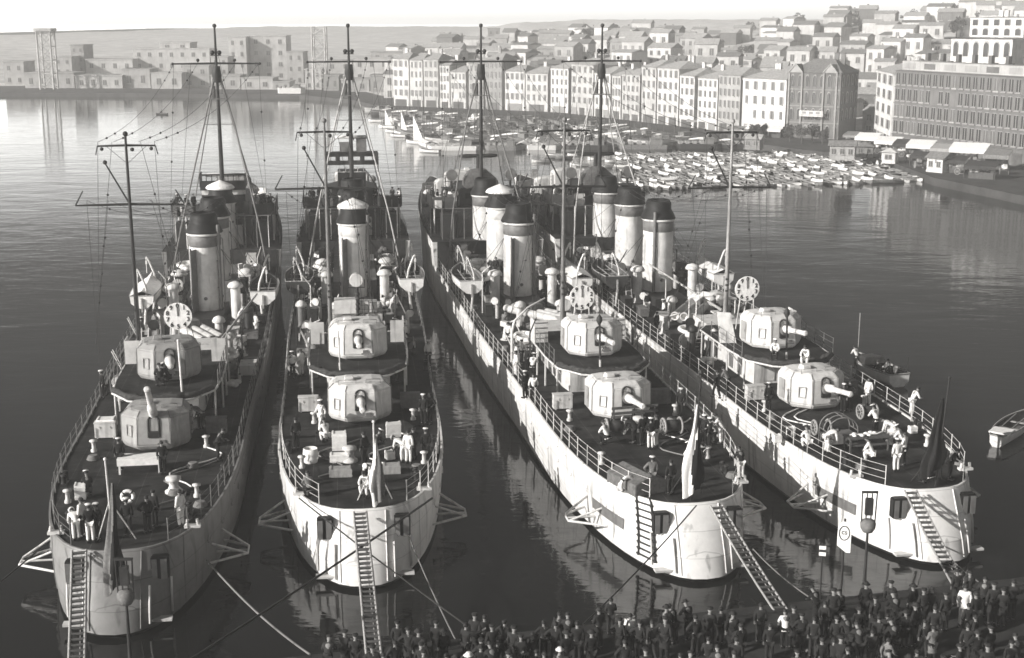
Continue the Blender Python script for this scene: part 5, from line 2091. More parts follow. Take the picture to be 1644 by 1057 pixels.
b = MB()
nx_, ny_ = 90, 40
for j in range(ny_):
    for i in range(nx_):
        x = -620 + 1240 * i / (nx_ - 1)
        y0 = edge_y(min(x, 60)) + 12
        if x > 60:
            y0 = max(120, 270 - (x - 60) * 2.2)
        y = y0 + 3000 * (j / (ny_ - 1)) ** 2.6
        b.v.append((x, y, hill_h(x, y)))
for j in range(ny_ - 1):
    for i in range(nx_ - 1):
        b.f.append([j * nx_ + i, j * nx_ + i + 1, (j + 1) * nx_ + i + 1, (j + 1) * nx_ + i])
        b.m.append(0)
        b.s.append(True)
tag(b.build('hill', 'hill'), kind='structure')

# ------------------------------------------------------------------ waterfront buildings
wb = MB()
wb.box((0, -.03, .5), (1, .06, 1), m=0)
wb.box((-.27, -.07, .5), (.36, .04, .9), m=1)
wb.box((.27, -.07, .5), (.36, .04, .9), m=1)
wb.box((0, -.1, -.03), (1.25, .22, .07), m=2)
WIN = wb.mesh('window_unit', ['f4', 'pane', 'f2'])
WIND = wb.mesh('dark_window_unit', ['f4', 'darkpane', 'f4'])
wb = MB()
wb.box((0, -.03, .5), (1, .06, 1), m=0)
wb.box((-.56, -.08, .5), (.42, .05, 1), m=1)
wb.box((.56, -.08, .5), (.42, .05, 1), m=1)
wb.box((0, -.1, -.03), (1.25, .22, .07), m=2)
WINS = wb.mesh('shuttered_window_unit', ['pane', 'shutter', 'f2'])
wb = MB()
n_ = 10
wb.add([(-.5, -.05, 0), (.5, -.05, 0)] + [(.5 * math.cos(PI * k / n_), -.05, .72 + .28 * math.sin(PI * k / n_)) for k in range(n_ + 1)] + [(-.5, 0, 0), (.5, 0, 0)], [tuple(range(1, n_ + 3)) + (0,)], 0)
wb.tube([(-.5, -.08, 0), (-.5, -.08, .7)] + [(.5 * math.cos(PI - PI * k / n_), -.08, .72 + .28 * math.sin(PI * k / n_)) for k in range(n_ + 1)] + [(.5, -.08, 0)], .06, 5, 1)
WINA = wb.mesh('arched_window_unit', ['darkpane', 'f3'])


def house(A, B, depth, h, label, wall='f1', floors=4, cols=4, roof='roof', style='win', zb=1.0, pitch=.18, group=None, cat='building', shop=True, side=0, win=(.42, .6), name='town_house', attic=False, top_margin=.3):
    d = Vector((B.x - A.x, B.y - A.y, 0))
    w = d.length
    root = empty(name, (A.x, A.y, zb), math.atan2(d.y, d.x))
    tag(root, label, cat, group)
    b = MB()
    b.box((w / 2, depth / 2, h / 2), (w, depth, h))
    b.box((w / 2, -.06, h - .28), (w + .1, .12, .3))
    b.box((w / 2, -.03, h * 1.0 / floors), (w, .06, .16))
    b.build('wall', wall, root)
    r = MB()
    ph = depth * pitch
    e = .35
    z = h + .002
    r.add([(-e, -e, z), (w + e, -e, z), (w + e, depth + e, z), (-e, depth + e, z), (min(w * .3, depth * .4), depth / 2, z + ph), (w - min(w * .3, depth * .4), depth / 2, z + ph)], [(0, 1, 5, 4), (1, 2, 5), (2, 3, 4, 5), (3, 0, 4), (3, 2, 1, 0)])
    ro = r.build('roof', roof, root)
    for q in range(1 + int(w / 8)):
        c = MB()
        x = w * RND.uniform(.15, .85)
        c.box((x, depth * .6, h + ph * .5 + .5), (.9, .5, ph + 1.2))
        c.box((x, depth * .6, h + ph + 1.15), (1.05, .65, .12))
        c.build('chimney', wall, ro)
    fh = h / floors
    u = dict(win=WIN, shut=WINS, arch=WINA, dark=WIND)[style]
    for f in range(floors):
        if f == 0 and shop:
            nsh = max(1, int(w / 3.4))
            for q in range(nsh):
                c = MB()
                x = w * (q + .5) / nsh
                c.box((x, -.04, fh * .42), (w / nsh * .68, .08, fh * .74))
                c.build('shop_front', RND.choice(['shutter', 'pane', 'darkwood']), root)
            continue
        for q in range(cols):
            if RND.random() < .04:
                continue
            ww = w / cols * win[0]
            link('window', (WIN if u in (WINS, WIND) else WINS) if RND.random() < (.12 if style == 'dark' else .25) and style != 'arch' else u, root, (w * (q + .5) / cols, -.005, f * fh + fh * (.5 - win[1] / 2 + .02)), 0, (ww, 1, fh * win[1]))
    if side:
        for f in range(1, floors):
            for q in range(side):
                o = link('window', u, root, (w + .005, depth * (q + .5) / side, f * fh + fh * (.5 - win[1] / 2 + .02)), PI / 2, (depth / side * win[0] * .8, 1, fh * win[1]))
    return root


def basept(px, z=1.0):
    T = [(560, 163), (630, 171), (900, 182), (1180, 215), (1262, 222), (1345, 226)]
    for a, c in zip(T, T[1:]):
        if px <= c[0]:
            break
    y = a[1] + (c[1] - a[1]) * (px - a[0]) / (c[0] - a[0])
    return W(px, y, z)


ROW = [(632, 657, 95, 'f5', 2), (659, 679, 97, 'f1', 2), (681, 704, 96, 'f2', 2), (707, 722, 106, 'f5', 2), (724, 748, 116, 'f1', 3), (753, 776, 103, 'f3', 2), (779, 806, 96, 'f4', 3), (811, 842, 115, 'f5', 3), (844, 879, 118, 'f1', 3), (884, 912, 110, 'f5', 3), (917, 952, 104, 'f2', 3), (954, 979, 118, 'f5', 2), (982, 996, 122, 'f1', 2), (998, 1026, 120, 'f2', 3), (1029, 1052, 108, 'f2', 2), (1054, 1088, 110, 'f1', 3), (1090, 1113, 122, 'f5', 2), (1119, 1150, 126, 'f5', 3), (1152, 1186, 121, 'f3', 4)]
ADJ = dict(stone='dull', dkstone='dark', f5='white', f1='pale', f2='light', f3='greyish', f4='grey')
for i, (x0, x1, yt, wl, cols) in enumerate(ROW):
    A, B = basept(x0), basept(x1)
    h = zat(yt, (A.y + B.y) / 2) - 1.0
    house(A, B, 9, h, '%s plastered house, %s from left in the waterfront row of tall houses' % (ADJ[wl], ordi(i)), wl, floors=5 if h > 11 else 4, cols=cols + 1, style=RND.choice(('win', 'shut')), group='tall houses along the far quay')
A, B = basept(1190), basept(1259)
house(A, B, 10, zat(128, 280) - 1, 'broad white house immediately left of the building with two pediments', 'f5', floors=4, cols=5, style='shut', win=(.3, .55))

# town hall with pediments
A, B = basept(1263), basept(1345)
hh = zat(119, 270) - 1
tr = house(A, B, 11, hh, 'ornate stone town hall with two pediments and a white balcony', 'stone', floors=4, cols=7, roof='slate', style='arch', side=4, shop=False, win=(.5, .68), name='town_hall', pitch=.24)
d = (B - A)
w = math.hypot(d.x, d.y)
for x in (w * .13, w * .8):
    p = MB()
    hw = w * .14
    p.add([(x - hw, -.35, hh), (x + hw, -.35, hh), (x, -.35, hh + 1.7), (x - hw, 3, hh), (x + hw, 3, hh), (x, 3, hh + 1.7)], [(0, 1, 2), (1, 4, 5, 2), (0, 2, 5, 3), (0, 3, 4, 1), (5, 4, 3)])
    p.tube([(x - hw, -.42, hh + .05), (x, -.42, hh + 1.75), (x + hw, -.42, hh + .05)], .14, 5)
    p.build('pediment', 'f3', tr)
    p = MB()
    p.box((x - hw * .9, -.15, hh / 2), (.35, .3, hh))
    p.build('pilaster', 'f4', tr)
    p = MB()
    p.box((x + hw * .9, -.15, hh / 2), (.35, .3, hh))
    p.build('pilaster', 'f4', tr)
p = MB()
p.box((w * .5, -.7, hh * .36), (w * .46, 1.4, .25))
p.box((w * .5, -1.35, hh * .36 + .6), (w * .46, .1, .9))
p.build('balcony', 'f5', tr)
p = MB()
for q in range(3):
    p.box((w * .5 + (q - 1) * w * .13, -1.42, hh * .36 + .62), (w * .075, .05, .4))
p.box((w * .5, -1.41, hh * .36 + .2), (w * .4, .05, .05))
p.build('balcony_opening', 'shutter', tr)
p = MB()
p.box((w * .36, -.05, hh * .14), (w * .28, .1, hh * .26))
p.build('doorway', 'pane', tr)
for z in (hh * .25, hh * .5, hh * .75):
    p = MB()
    p.box((w * .5, -.06, z), (w + .02, .14, .2))
    p.build('string_course', 'f4', tr)
A2 = W(1346, 226, 1)
# white gable and long stone building on the right
A, B = W(1402, 224, 1), W(1428, 238, 1)
house(A, B, 9, zat(121, 250) - 1, 'narrow white house between the town hall and the long stone building', 'f5', floors=5, cols=3, style='win', group=None)
A, B = W(1431, 240, 1), W(1668, 274, 1)
hl = zat(115, 249) - 1
lg = house(A, B, 12, hl, 'long grey stone building at right with four rows of tall windows', 'stone', floors=5, cols=22, roof='slate', style='dark', win=(.6, .78), name='long_building', pitch=.05, cat='building')
d = B - A
w = math.hypot(d.x, d.y)
for k in range(1, 6):
    p = MB()
    p.box((w / 2, -.08, hl * k / 5 - .02), (w + .04, .18, .16))
    p.build('string_course', 'stone', lg)
p = MB()
p.box((w / 2, 3, hl + .9), (w * .98, 4, 1.7))
p.build('attic_storey', 'f3', lg)
for k in range(7):
    p = MB()
    p.box((w * (k + .5) / 7, .97, hl + .9), (w / 7 * .55, .06, 1.0))
    p.build('attic_window', 'pane' if k % 3 == 1 else 'f4', lg)
for k in range(9):
    p = MB()
    p.box((w * (k + .3) / 9, 6, hl + 2.0), (.8, .7, 2.2))
    p.build('chimney', 'dkstone', lg)
# tower-like house above it
def XD(px, y, z=1.0):
    return Vector(((px - PW / 2) / FOC * (y * _c + (CAM_H - z) * _s), y, z))


A, B = XD(1516, 268), XD(1612, 258)
dt = A.y
tz = zat(62, dt)
house(A, B, 9, tz - 1, 'tall white house with arcaded upper floors standing behind the long building', 'f5', floors=5, cols=6, style='arch', roof='slate', shop=False, win=(.5, .7), name='arcaded_house', pitch=.02)
A3, B3 = A + (B - A) * .12 + Vector((3, 3, 0)), B + Vector((3, 3, 0))
house(A3, B3, 6, zat(28, dt) - tz - .3, 'set-back top pavilion with four arches crowning the arcaded white house', 'f5', floors=2, cols=5, style='arch', roof='slate', shop=False, zb=tz + .3, win=(.5, .7), name='roof_pavilion', pitch=.02)

# houses up the hill
cnt = 0
spots = []
tries = 0
while cnt < 285 and tries < 20000:
    tries += 1
    px = RND.uniform(640, 1640)
    a = (px - PW / 2) / FOC
    ymin = (edge_y(a * 300) + 26) if px < 1180 else 296
    if px < 1180:
        ymin = max(basept(px).y + 16, 290)
    y = ymin + (RND.random() ** 1.3) * (600 - ymin)
    x = a * y
    w_ = RND.uniform(4.5, 9)
    if any(abs(x - q[0]) < 4.6 and abs(y - q[1]) < 7.5 for q in spots):
        continue
    spots.append((x, y, w_, px))
    cnt += 1
spots.sort(key=lambda t: t[3])
for i, (x, y, w_, px) in enumerate(spots):
    z = hill_h(x, y) - 1.0
    h = RND.uniform(4.0, 8.5)
    root = empty('hillside_house', (x, y, z), RND.uniform(-.9, -.3) if px > 900 else RND.uniform(-.8, 0))
    wl = RND.choice(('f1', 'f1', 'f2', 'f2', 'f3', 'f4', 'f5', 'stone'))
    tag(root, '%s house, %s from left among the hillside houses' % (ADJ[wl], ordi(i)), 'house', 'houses on the hill')
    b = MB()
    dp = RND.uniform(5, 8)
    b.box((0, 0, h / 2), (w_, dp, h))
    b.build('wall', wl, root)
    r = MB()
    ph = RND.uniform(.8, 1.8)
    e = .3
    r.add([(-w_ / 2 - e, -dp / 2 - e, h), (w_ / 2 + e, -dp / 2 - e, h), (w_ / 2 + e, dp / 2 + e, h), (-w_ / 2 - e, dp / 2 + e, h), (-w_ / 2 - e, 0, h + ph), (w_ / 2 + e, 0, h + ph)], [(0, 1, 5, 4), (2, 3, 4, 5), (1, 2, 5), (3, 0, 4), (3, 2, 1, 0)])
    ro = r.build('roof', RND.choice(('roof', 'slate', 'roof')), root)
    if RND.random() < .7:
        c = MB()
        c.box((w_ * RND.uniform(-.3, .3), dp * .15, h + ph * .8), (.6, .6, 1.5))
        c.build('chimney', wl, ro)
    if y < 480:
        n = max(2, int(w_ / 2.6))
        for f in range(2):
            for q in range(n):
                link('window', WIN, root, (-w_ / 2 + w_ * (q + .5) / n, -dp / 2 - .005, h * (.12 + .48 * f)), 0, (w_ / n * .36, 1, h * .26))


def block(x0, x1, yt, yb, dist, label, wl='f4', name='far_building', cat='building', dp=12, roofh=0, zb=None):
    xa, xb = (x0 - PW / 2) / FOC * dist, (x1 - PW / 2) / FOC * dist
    zt = zat(yt, dist)
    z0 = zb if zb is not None else max(.9, min(zat(yb, dist), hill_h((xa + xb) / 2, dist) - .5))
    root = empty(name, ((xa + xb) / 2, dist, z0))
    tag(root, label, cat)
    w_ = xb - xa
    b = MB()
    b.box((0, dp / 2, (zt - z0) / 2), (w_, dp, zt - z0))
    b.box((0, dp / 2, zt - z0 + .1), (w_ + .5, dp + .5, .3))
    b.build('wall', wl, root)
    n = max(2, int(w_ / 4))
    m_ = max(1, int((zt - z0) / 3.4))
    for f in range(m_):
        for q in range(n):
            link('window', WIN, root, (-w_ / 2 + w_ * (q + .5) / n, -.005, (zt - z0) * (f + .3) / m_), 0, (w_ / n * .3, 1, (zt - z0) / m_ * .4))
    return root


block(226, 346, 79, 96, 520, 'long low fort wall on the hazy left skyline', 'f2', 'fort', 'fort')  # left-shore walls picked pale, so some haze is in their colour
block(268, 316, 69, 79, 526, 'flat-topped upper block rising from the middle of the hazy fort', 'f2', 'fort', 'fort', zb=zat(80, 520))
block(376, 404, 60, 96, 520, 'left and narrower of two hazy towers beside the fort', 'f2', 'fort_tower', 'tower')
block(410, 467, 58, 110, 525, 'broad square hazy tower right of the narrow one', 'f2', 'fort_tower', 'tower')
block(467, 493, 84, 140, 505, 'pale lower block leaning on the broad hazy tower', 'f3', cat='building')
block(128, 148, 73, 95, 515, 'small block on the far left hill crest', 'f4')
block(52, 130, 118, 148, 480, 'long low shed at the far left waterside', 'f3', 'shed', 'shed')
block(132, 206, 122, 150, 478, 'shed with a pale roof edge right of the long low one', 'f2', 'shed', 'shed')
block(495, 521, 112, 152, 470, 'pale tall house alone at the far water edge behind the second warship', 'f2')
block(524, 548, 122, 156, 462, 'hazy house right of the pale tall one at the far water edge', 'f4')
block(552, 596, 128, 160, 455, 'low hazy waterside house left of the waterfront row', 'f3')
block(598, 628, 122, 162, 450, 'hazy house at the left end of the waterfront row', 'f4')
for i, (x0, x1, yt, yb, dist, wl) in enumerate([(20, 52, 100, 130, 500, 'f3'), (100, 128, 92, 118, 505, 'f3'), (150, 224, 96, 120, 512, 'f2'), (206, 250, 112, 146, 480, 'f3'), (252, 300, 118, 146, 475, 'f2'), (302, 344, 106, 146, 482, 'f3'), (348, 374, 92, 140, 500, 'f2'), (346, 392, 122, 150, 472, 'f3'), (394, 444, 126, 150, 470, 'f2'), (528, 570, 98, 130, 505, 'f3'), (572, 630, 94, 130, 500, 'f2'), (444, 470, 132, 152, 468, 'f3'), (600, 660, 84, 110, 540, 'f3')]):
    block(x0, x1, yt, yb, dist, 'hazy plain block, %s from left of the packed blocks between fort and water' % ordi(i), wl)
block(1186, 1243, 46, 90, 620, 'large square building standing up from the hazy hilltop', 'f3')
block(784, 803, 46, 100, 600, 'slim hazy tower over the roofs right of the third foremast', 'f4', 'church_tower', 'tower', dp=5)
block(709, 716, 53, 90, 620, 'thin hazy chimney tower over the roofs left of the third foremast', 'f4', 'church_tower', 'tower', dp=2)


def pylon(x0, x1, yt, dist, label, capw=0):
    xa, xb = (x0 - PW / 2) / FOC * dist, (x1 - PW / 2) / FOC * dist
    zt = zat(yt, dist)
    b = MB()
    w_ = (xb - xa)
    for sx in (xa, xb):
        for sy in (0, w_):
            b.tube([(sx, dist + sy, .9), (sx, dist + sy, zt)], .32, 4)
    k = 0
    z = 2.0
    while z < zt - .5:
        for sx in (xa, xb):
            b.tube([(sx, dist, z), (sx, dist + w_, z)], .16, 4)
        for sy in (0, w_):
            b.tube([(xa, dist + sy, z), (xb, dist + sy, z)], .18, 4)
            b.tube([(xa, dist + sy, z), (xb, dist + sy, min(zt, z + w_))], .14, 4)
            b.tube([(xb, dist + sy, z), (xa, dist + sy, min(zt, z + w_))], .14, 4)
        z += w_
    if capw:
        b.box(((xa + xb) / 2, dist + w_ / 2, zt + .4), (w_ + capw, w_ + capw, 1.0))
    tag(b.build('lattice_pylon', 'f2'), label, 'pylon', 'lattice pylons on the far shore')


pylon(76, 97, 50, 470, 'faint lattice pylon with a wide cap at the far left', 1.4)
pylon(508, 528, 43, 470, 'faint lattice pylon behind the second warship\'s foremast')


# ------------------------------------------------------------------ trees before the town hall
def tree(p, h, r, label):
    root = empty('tree', p, RND.uniform(0, 6))
    tag(root, label, 'tree', 'trees before the town hall')
    b = MB()
    b.tube([(0, 0, 0), (.05, 0, h * .3), (-.05, .08, h * .5), (0, 0, h * .75)], [.16, .13, .1, .04], 7)
    for k in range(5):
        a = k * 1.3
        b.tube([(0, 0, h * (.35 + .06 * k)), (math.cos(a) * r * .6, math.sin(a) * r * .6, h * (.55 + .06 * k))], [.07, .02], 5)
    b.build('trunk', 'bark', root)
    c = MB()
    blobs = [(RND.gauss(0, r * .42), RND.gauss(0, r * .42), h * RND.uniform(.45, .9), RND.uniform(.3, .55) * r) for _ in range(11)]
    for _ in range(650):
        q = RND.choice(blobs)
        v = Vector((RND.gauss(0, 1), RND.gauss(0, 1), RND.gauss(0, 1))).normalized() * q[3] * RND.uniform(.6, 1.05)
        o_ = Vector(q[:3]) + v
        a = Vector((RND.gauss(0, 1), RND.gauss(0, 1), RND.gauss(0, 1))).normalized() * .17
        e = a.orthogonal().normalized() * .13
        c.add([o_ - a, o_ + e, o_ + a, o_ - e], [(0, 1, 2, 3)])
    c.build('crown', 'leaf', root)


for i, (px, py, hpx) in enumerate([(1268, 228, 26), (1287, 231, 30), (1304, 230, 28), (1320, 232, 24), (1212, 222, 22)]):
    p = W(px, py, 1.2)
    tree(p, hpx / 8, hpx / 8 * .42, 'dark leafy tree, %s from left before the white house and town hall' % ordi(sorted([1268, 1287, 1304, 1320, 1212]).index(px)))


protos = []
for q in range(3):
    c = MB()
    blobs = [(RND.gauss(0, 1.0), RND.gauss(0, 1.0), RND.uniform(1.6, 4.2), RND.uniform(.6, 1.2)) for _ in range(9)]
    for _ in range(420):
        e = RND.choice(blobs)
        o_ = Vector(e[:3]) + Vector((RND.gauss(0, 1), RND.gauss(0, 1), RND.gauss(0, 1))).normalized() * e[3] * RND.uniform(.5, 1.05)
        a = Vector((RND.gauss(0, 1), RND.gauss(0, 1), RND.gauss(0, 1))).normalized() * .28
        f = a.orthogonal().normalized() * .2
        c.add([o_ - a, o_ + f, o_ + a, o_ - f], [(0, 1, 2, 3)])
    t = MB()
    t.tube([(0, 0, -1), (.05, 0, 1.2), (0, .1, 3)], [.2, .16, .06], 6)
    protos.append((c.mesh('hill_crown', 'leaf'), t.mesh('hill_trunk', 'bark')))
hp = []
for _ in range(120):
    px = RND.uniform(640, 1640)
    y = RND.uniform(300, 620)
    x = (px - PW / 2) / FOC * y
    if y - edge_y(min(x, 60)) > 34 and all(abs(x - q[0]) > 4.5 or abs(y - q[1]) > 7 for q in spots):
        hp.append((px, x, y))
for _ in range(0):
    px = RND.uniform(20, 640)
    y = RND.uniform(500, 680)
    hp.append((px, (px - PW / 2) / FOC * y, y))
hp.sort()
for i, (px, x, y) in enumerate(hp):
    root = empty('tree', (x, y, hill_h(x, y)), RND.uniform(0, 6))
    root.scale = [RND.uniform(.8, 1.5)] * 3
    tag(root, 'round tree on the far hillside, %s from left of the hill trees' % ordi(i), 'tree', 'trees on the hill')
    cr, tk = RND.choice(protos)
    link('crown', cr, root)
    link('trunk', tk, root)


# ------------------------------------------------------------------ quayside stalls and huts
def awning_stall(px, py, wpx, hm_, label, mt='canvas', dp=3.0):
    p = W(px, py + (15 if px > 1380 else 0), 1.2)
    sc = FOC / (p.y * 1.0)
    w_ = wpx / sc
    root = empty('market_stall', p, -.55)
    tag(root, label, 'stall', 'awnings and stalls along the right quay')
    b = MB()
    b.add([(-w_ / 2, -dp / 2, hm_ * .78), (w_ / 2, -dp / 2, hm_ * .78), (w_ / 2, dp / 2, hm_), (-w_ / 2, dp / 2, hm_), (-w_ / 2, -dp / 2, hm_ * .74), (w_ / 2, -dp / 2, hm_ * .74), (w_ / 2, dp / 2, hm_ * .96), (-w_ / 2, dp / 2, hm_ * .96)], [(0, 1, 2, 3), (7, 6, 5, 4), (0, 4, 5, 1), (1, 5, 6, 2), (2, 6, 7, 3), (3, 7, 4, 0)])
    b.box((0, -dp / 2 - .02, hm_ * .68), (w_, .04, hm_ * .2))
    b.build('awning', mt, root)
    c = MB()
    c.box((0, .2, .5), (w_ * .8, dp * .5, 1.0))
    c.build('counter', 'darkwood', root)
    for s in (-1, 1):
        c = MB()
        c.tube([(s * w_ * .48, -dp * .45, 0), (s * w_ * .48, -dp * .45, hm_ * .76)], .06, 6)
        c.build('awning_post', 'darkwood', root)
    for _ in range(6):
        c = MB()
        c.box((RND.uniform(-w_ * .4, w_ * .4), RND.uniform(-dp * .3, .3), 1.2), (.5, .4, .4), rz=RND.uniform(0, 1))
        c.build('goods', RND.choice(('darkwood', 'boatmid', 'wood')), root)


for px, py, wpx, hm_, txt, mt in [(1393, 225, 36, 3.0, 'long pale awning at the left end of the stalls under the stone building', 'canvas'), (1426, 231, 40, 2.9, 'pale awning second from left under the long stone building', 'canvas'), (1478, 240, 42, 3.2, 'bright white awning over dark stalls in the middle of the quay row', 'canvas'), (1510, 243, 30, 2.8, 'short pale awning right of the bright white one', 'wood'), (1555, 250, 58, 3.6, 'wide white awning at the right end of the quay stalls', 'canvas'), (1368, 232, 24, 2.4, 'dim awning below the town hall\'s dark side', 'boatmid'), (1212, 218, 26, 2.6, 'small striped white awning before the broad white house', 'canvas'), (1245, 221, 24, 2.2, 'pale tilted canopy left of the town hall trees', 'canvas'), (1600, 258, 40, 3.2, 'grey awning at the far right edge of the stalls', 'boatmid'), (1180, 222, 30, 2.4, 'dark low stall left of the striped white awning', 'boatmid'), (1120, 205, 30, 2.2, 'low grey stall at the row of tall houses', 'boatmid'), (1450, 236, 30, 2.9, 'dark awning between two pale ones under the stone building', 'darkcanvas'), (1528, 262, 46, 2.6, 'dark low canopy near the white gabled hut', 'darkcanvas'), (1575, 272, 50, 2.6, 'dark shelter roof by the water at far right', 'darkcanvas'), (1480, 252, 34, 2.3, 'dark shelter left of the dark canopy', 'darkcanvas'), (1060, 197, 30, 2.2, 'low pale stall before the middle of the row of tall houses', 'wood')]:
    awning_stall(px, py, wpx, hm_, txt, mt)


def hut(px, py, w_, d_, h, label, wall, roof, pyr=False, rz=-.5, zb=1.2, name='kiosk', cat='hut'):
    p = W(px, py, zb)
    root = empty(name, p, rz)
    tag(root, label, cat)
    b = MB()
    b.box((0, 0, h / 2), (w_, d_, h))
    b.box((0, 0, .15), (w_ + .1, d_ + .1, .3))
    b.build('wall', wall, root)
    r = MB()
    e = .35
    if pyr:
        r.add([(-w_ / 2 - e, -d_ / 2 - e, h), (w_ / 2 + e, -d_ / 2 - e, h), (w_ / 2 + e, d_ / 2 + e, h), (-w_ / 2 - e, d_ / 2 + e, h), (0, 0, h + w_ * .3)], [(0, 1, 4), (1, 2, 4), (2, 3, 4), (3, 0, 4), (3, 2, 1, 0)])
    else:
        r.add([(-w_ / 2 - e, -d_ / 2 - e, h), (w_ / 2 + e, -d_ / 2 - e, h), (w_ / 2 + e, d_ / 2 + e, h), (-w_ / 2 - e, d_ / 2 + e, h), (-w_ / 2 - e, 0, h + d_ * .35), (w_ / 2 + e, 0, h + d_ * .35)], [(0, 1, 5, 4), (2, 3, 4, 5), (1, 2, 5), (3, 0, 4), (3, 2, 1, 0)])
    r.build('roof', roof, root)
    n = max(1, int(w_ / 1.3))
    for q in range(n):
        link('window', WIN, root, (-w_ / 2 + w_ * (q + .5) / n, -d_ / 2 - .005, h * .4), 0, (w_ / n * .5, 1, h * .4))
    c = MB()
    c.box((-w_ / 2 - .03, 0, h * .38), (.06, .8, h * .72))
    c.build('door', 'shutter', root)


hut(1428, 262, 2.3, 2.2, 1.9, 'small white kiosk with a pyramid roof at the boat landing', 'f5', 'f5', True)
hut(1508, 276, 2.9, 2.8, 2.2, 'white gabled hut on the right quay by the water', 'f5', 'slate', False, -.9)
hut(1352, 256, 4.2, 2.4, 2.4, 'dark-roofed boathouse with pale posts behind the small boats', 'f3', 'slate', False, -.3)
hut(1388, 252, 2.8, 2.2, 1.9, 'grey shed right of the dark-roofed boathouse', 'boatmid', 'slate', True, -.3)
hut(1210, 240, 3.0, 2.4, 2.0, 'low grey shed at the end of the big boats', 'boatmid', 'roof', False, -.5)

def cart(px, py, i, n):
    p = W(px, py, 1.2)
    root = empty('hand_cart', p, RND.uniform(-1.5, 1.5))
    tag(root, 'loaded cart on the far right quay, %s from left of the carts' % ordi(i), 'cart', 'carts on the far quay')
    b = MB()
    b.box((0, 0, .75), (1.1, 2.0, .1))
    for s_ in (-1, 1):
        b.box((s_ * .55, 0, .95), (.05, 2.0, .35))
        b.tube([(s_ * .4, 1.0, .78), (s_ * .4, 2.1, .9)], .04, 5)
    b.build('cart_bed', 'darkwood', root)
    for s_ in (-1, 1):
        c = MB()
        c.tube([(s_ * .65, math.cos(q * PI / 8) * .5, .5 + math.sin(q * PI / 8) * .5) for q in range(17)], .05, 5, 0, False)
        for q in range(4):
            a = q * PI / 4
            c.tube([(s_ * .65, math.cos(a) * .48, .5 + math.sin(a) * .48), (s_ * .65, -math.cos(a) * .48, .5 - math.sin(a) * .48)], .03, 4)
        c.build('wheel', 'wood', root)
    c = MB()
    for q in range(6):
        c.box((RND.uniform(-.3, .3), RND.uniform(-.7, .7), RND.uniform(.95, 1.3)), (.5, .5, .4), rz=RND.uniform(0, 1))
    c.build('load', RND.choice(('canvas', 'wood', 'boatmid')), root)


cps = sorted([(1405, 246), (1447, 252), (1462, 262), (1490, 256), (1530, 268), (1548, 258), (1572, 272), (1590, 284), (1420, 250), (1612, 280), (1540, 280), (1475, 270)])
for i, (px, py) in enumerate(cps):
    cart(px, py, i, len(cps))

# people strolling on the right quay (tiny)
pts = []
for _ in range(18):
    px, py = RND.uniform(1385, 1600), RND.uniform(246, 272)
    pts.append((px, py + max(0, (px - 1500) * .2)))
pts.sort()
FARP = dict(stand=None)
for i, (px, py) in enumerate(pts):
    d = pose_meshes(RND.choice(('stand', 'walk')))
    r = link('person', d['body'], None, W(px, py, 1.2), RND.uniform(0, 6))
    t = RND.choice(('navy', 'navy', 'coat', 'greycloth', 'whitecloth'))
    j = link('jacket', d['jacket'], r)
    recolor(j, t)
    link('trousers', d['trousers'], r)
    link('hair', d['hair'], r)
    tag(r, 'small figure in %s, %s from left among the stalls on the far right quay' % (WORDS[t], ordi(i)), 'person', 'people on the far quay')

# ------------------------------------------------------------------ boats
RB = {}
for nm, mats in dict(white=['boatwhite', 'boatin', 'wood'], pale=['boatwhite', 'boatmid', 'wood'], grey=['boatmid', 'boatin', 'wood'], dark=['boatdark', 'boatin', 'wood'], covered=['boatmid', 'boatin', 'wood', 'canvas']).items():
    RB[nm] = boat_mesh('rowing_boat_' + nm, 3.3, 1.3, .5, mats, benches=3, cover=(nm == 'covered'))
F0, F1 = W(1004, 306, 0), W(1496, 291, 0)
B0, B1 = W(985, 252, 0), W(1415, 247, 0)
NR, NIND = 13, 7
mass = MB()


def add_mesh(b, me, loc, rz, sc):
    o = len(b.v)
    c, n = math.cos(rz), math.sin(rz)
    for v in me.vertices:
        x, y, z = v.co.x * sc[0], v.co.y * sc[1], v.co.z * sc[2]
        b.v.append((loc.x + x * c - y * n, loc.y + x * n + y * c, loc.z + z))
    for f in me.polygons:
        b.f.append([o + i for i in f.vertices])
        b.m.append(SLOT[me.materials[f.material_index].name])
        b.s.append(False)


MASSM = ['boatwhite', 'boatin', 'wood', 'boatmid', 'boatdark', 'canvas']
SLOT = {M[m].name: i for i, m in enumerate(MASSM)}
for r in range(NR):
    t = r / (NR - 1)
    a, c = F0.lerp(B0, t), F1.lerp(B1, t)
    n = 38
    row = []
    for q in range(n):
        s = (q + .5) / n
        if RND.random() < (.08 if r < NIND else .04):
            continue
        if r >= 7 and s > .84 and RND.random() < .5:
            continue
        row.append(a.lerp(c, s) + Vector((RND.uniform(-.3, .3), RND.uniform(-.9, .9), 0)))
    for i, p in enumerate(row):
        side = RND.random() < .1
        nm = RND.choice(('white', 'white', 'pale', 'grey', 'grey', 'dark', 'covered'))
        loc, rz, sc = p + Vector((0, 0, -.12 + RND.uniform(-.03, .05))), RND.gauss(.25, .16) + (PI if RND.random() < .35 else 0) + (PI / 2 if side else 0), (.9, RND.uniform(.85, 1.1), RND.uniform(.9, 1.2))
        if r < NIND:
            o = link('rowing_boat', RB[nm], None, loc, rz, sc)
            tag(o, '%s rowing boat, %s from left in the %s row of packed small boats' % (dict(white='white', pale='pale', grey='grey', dark='dark', covered='canvas-covered')[nm], ordi(i), ordi(r) if r else 'nearest'), 'boat', 'small boats packed at moorings')
        else:
            add_mesh(mass, RB[nm], loc, rz, sc)
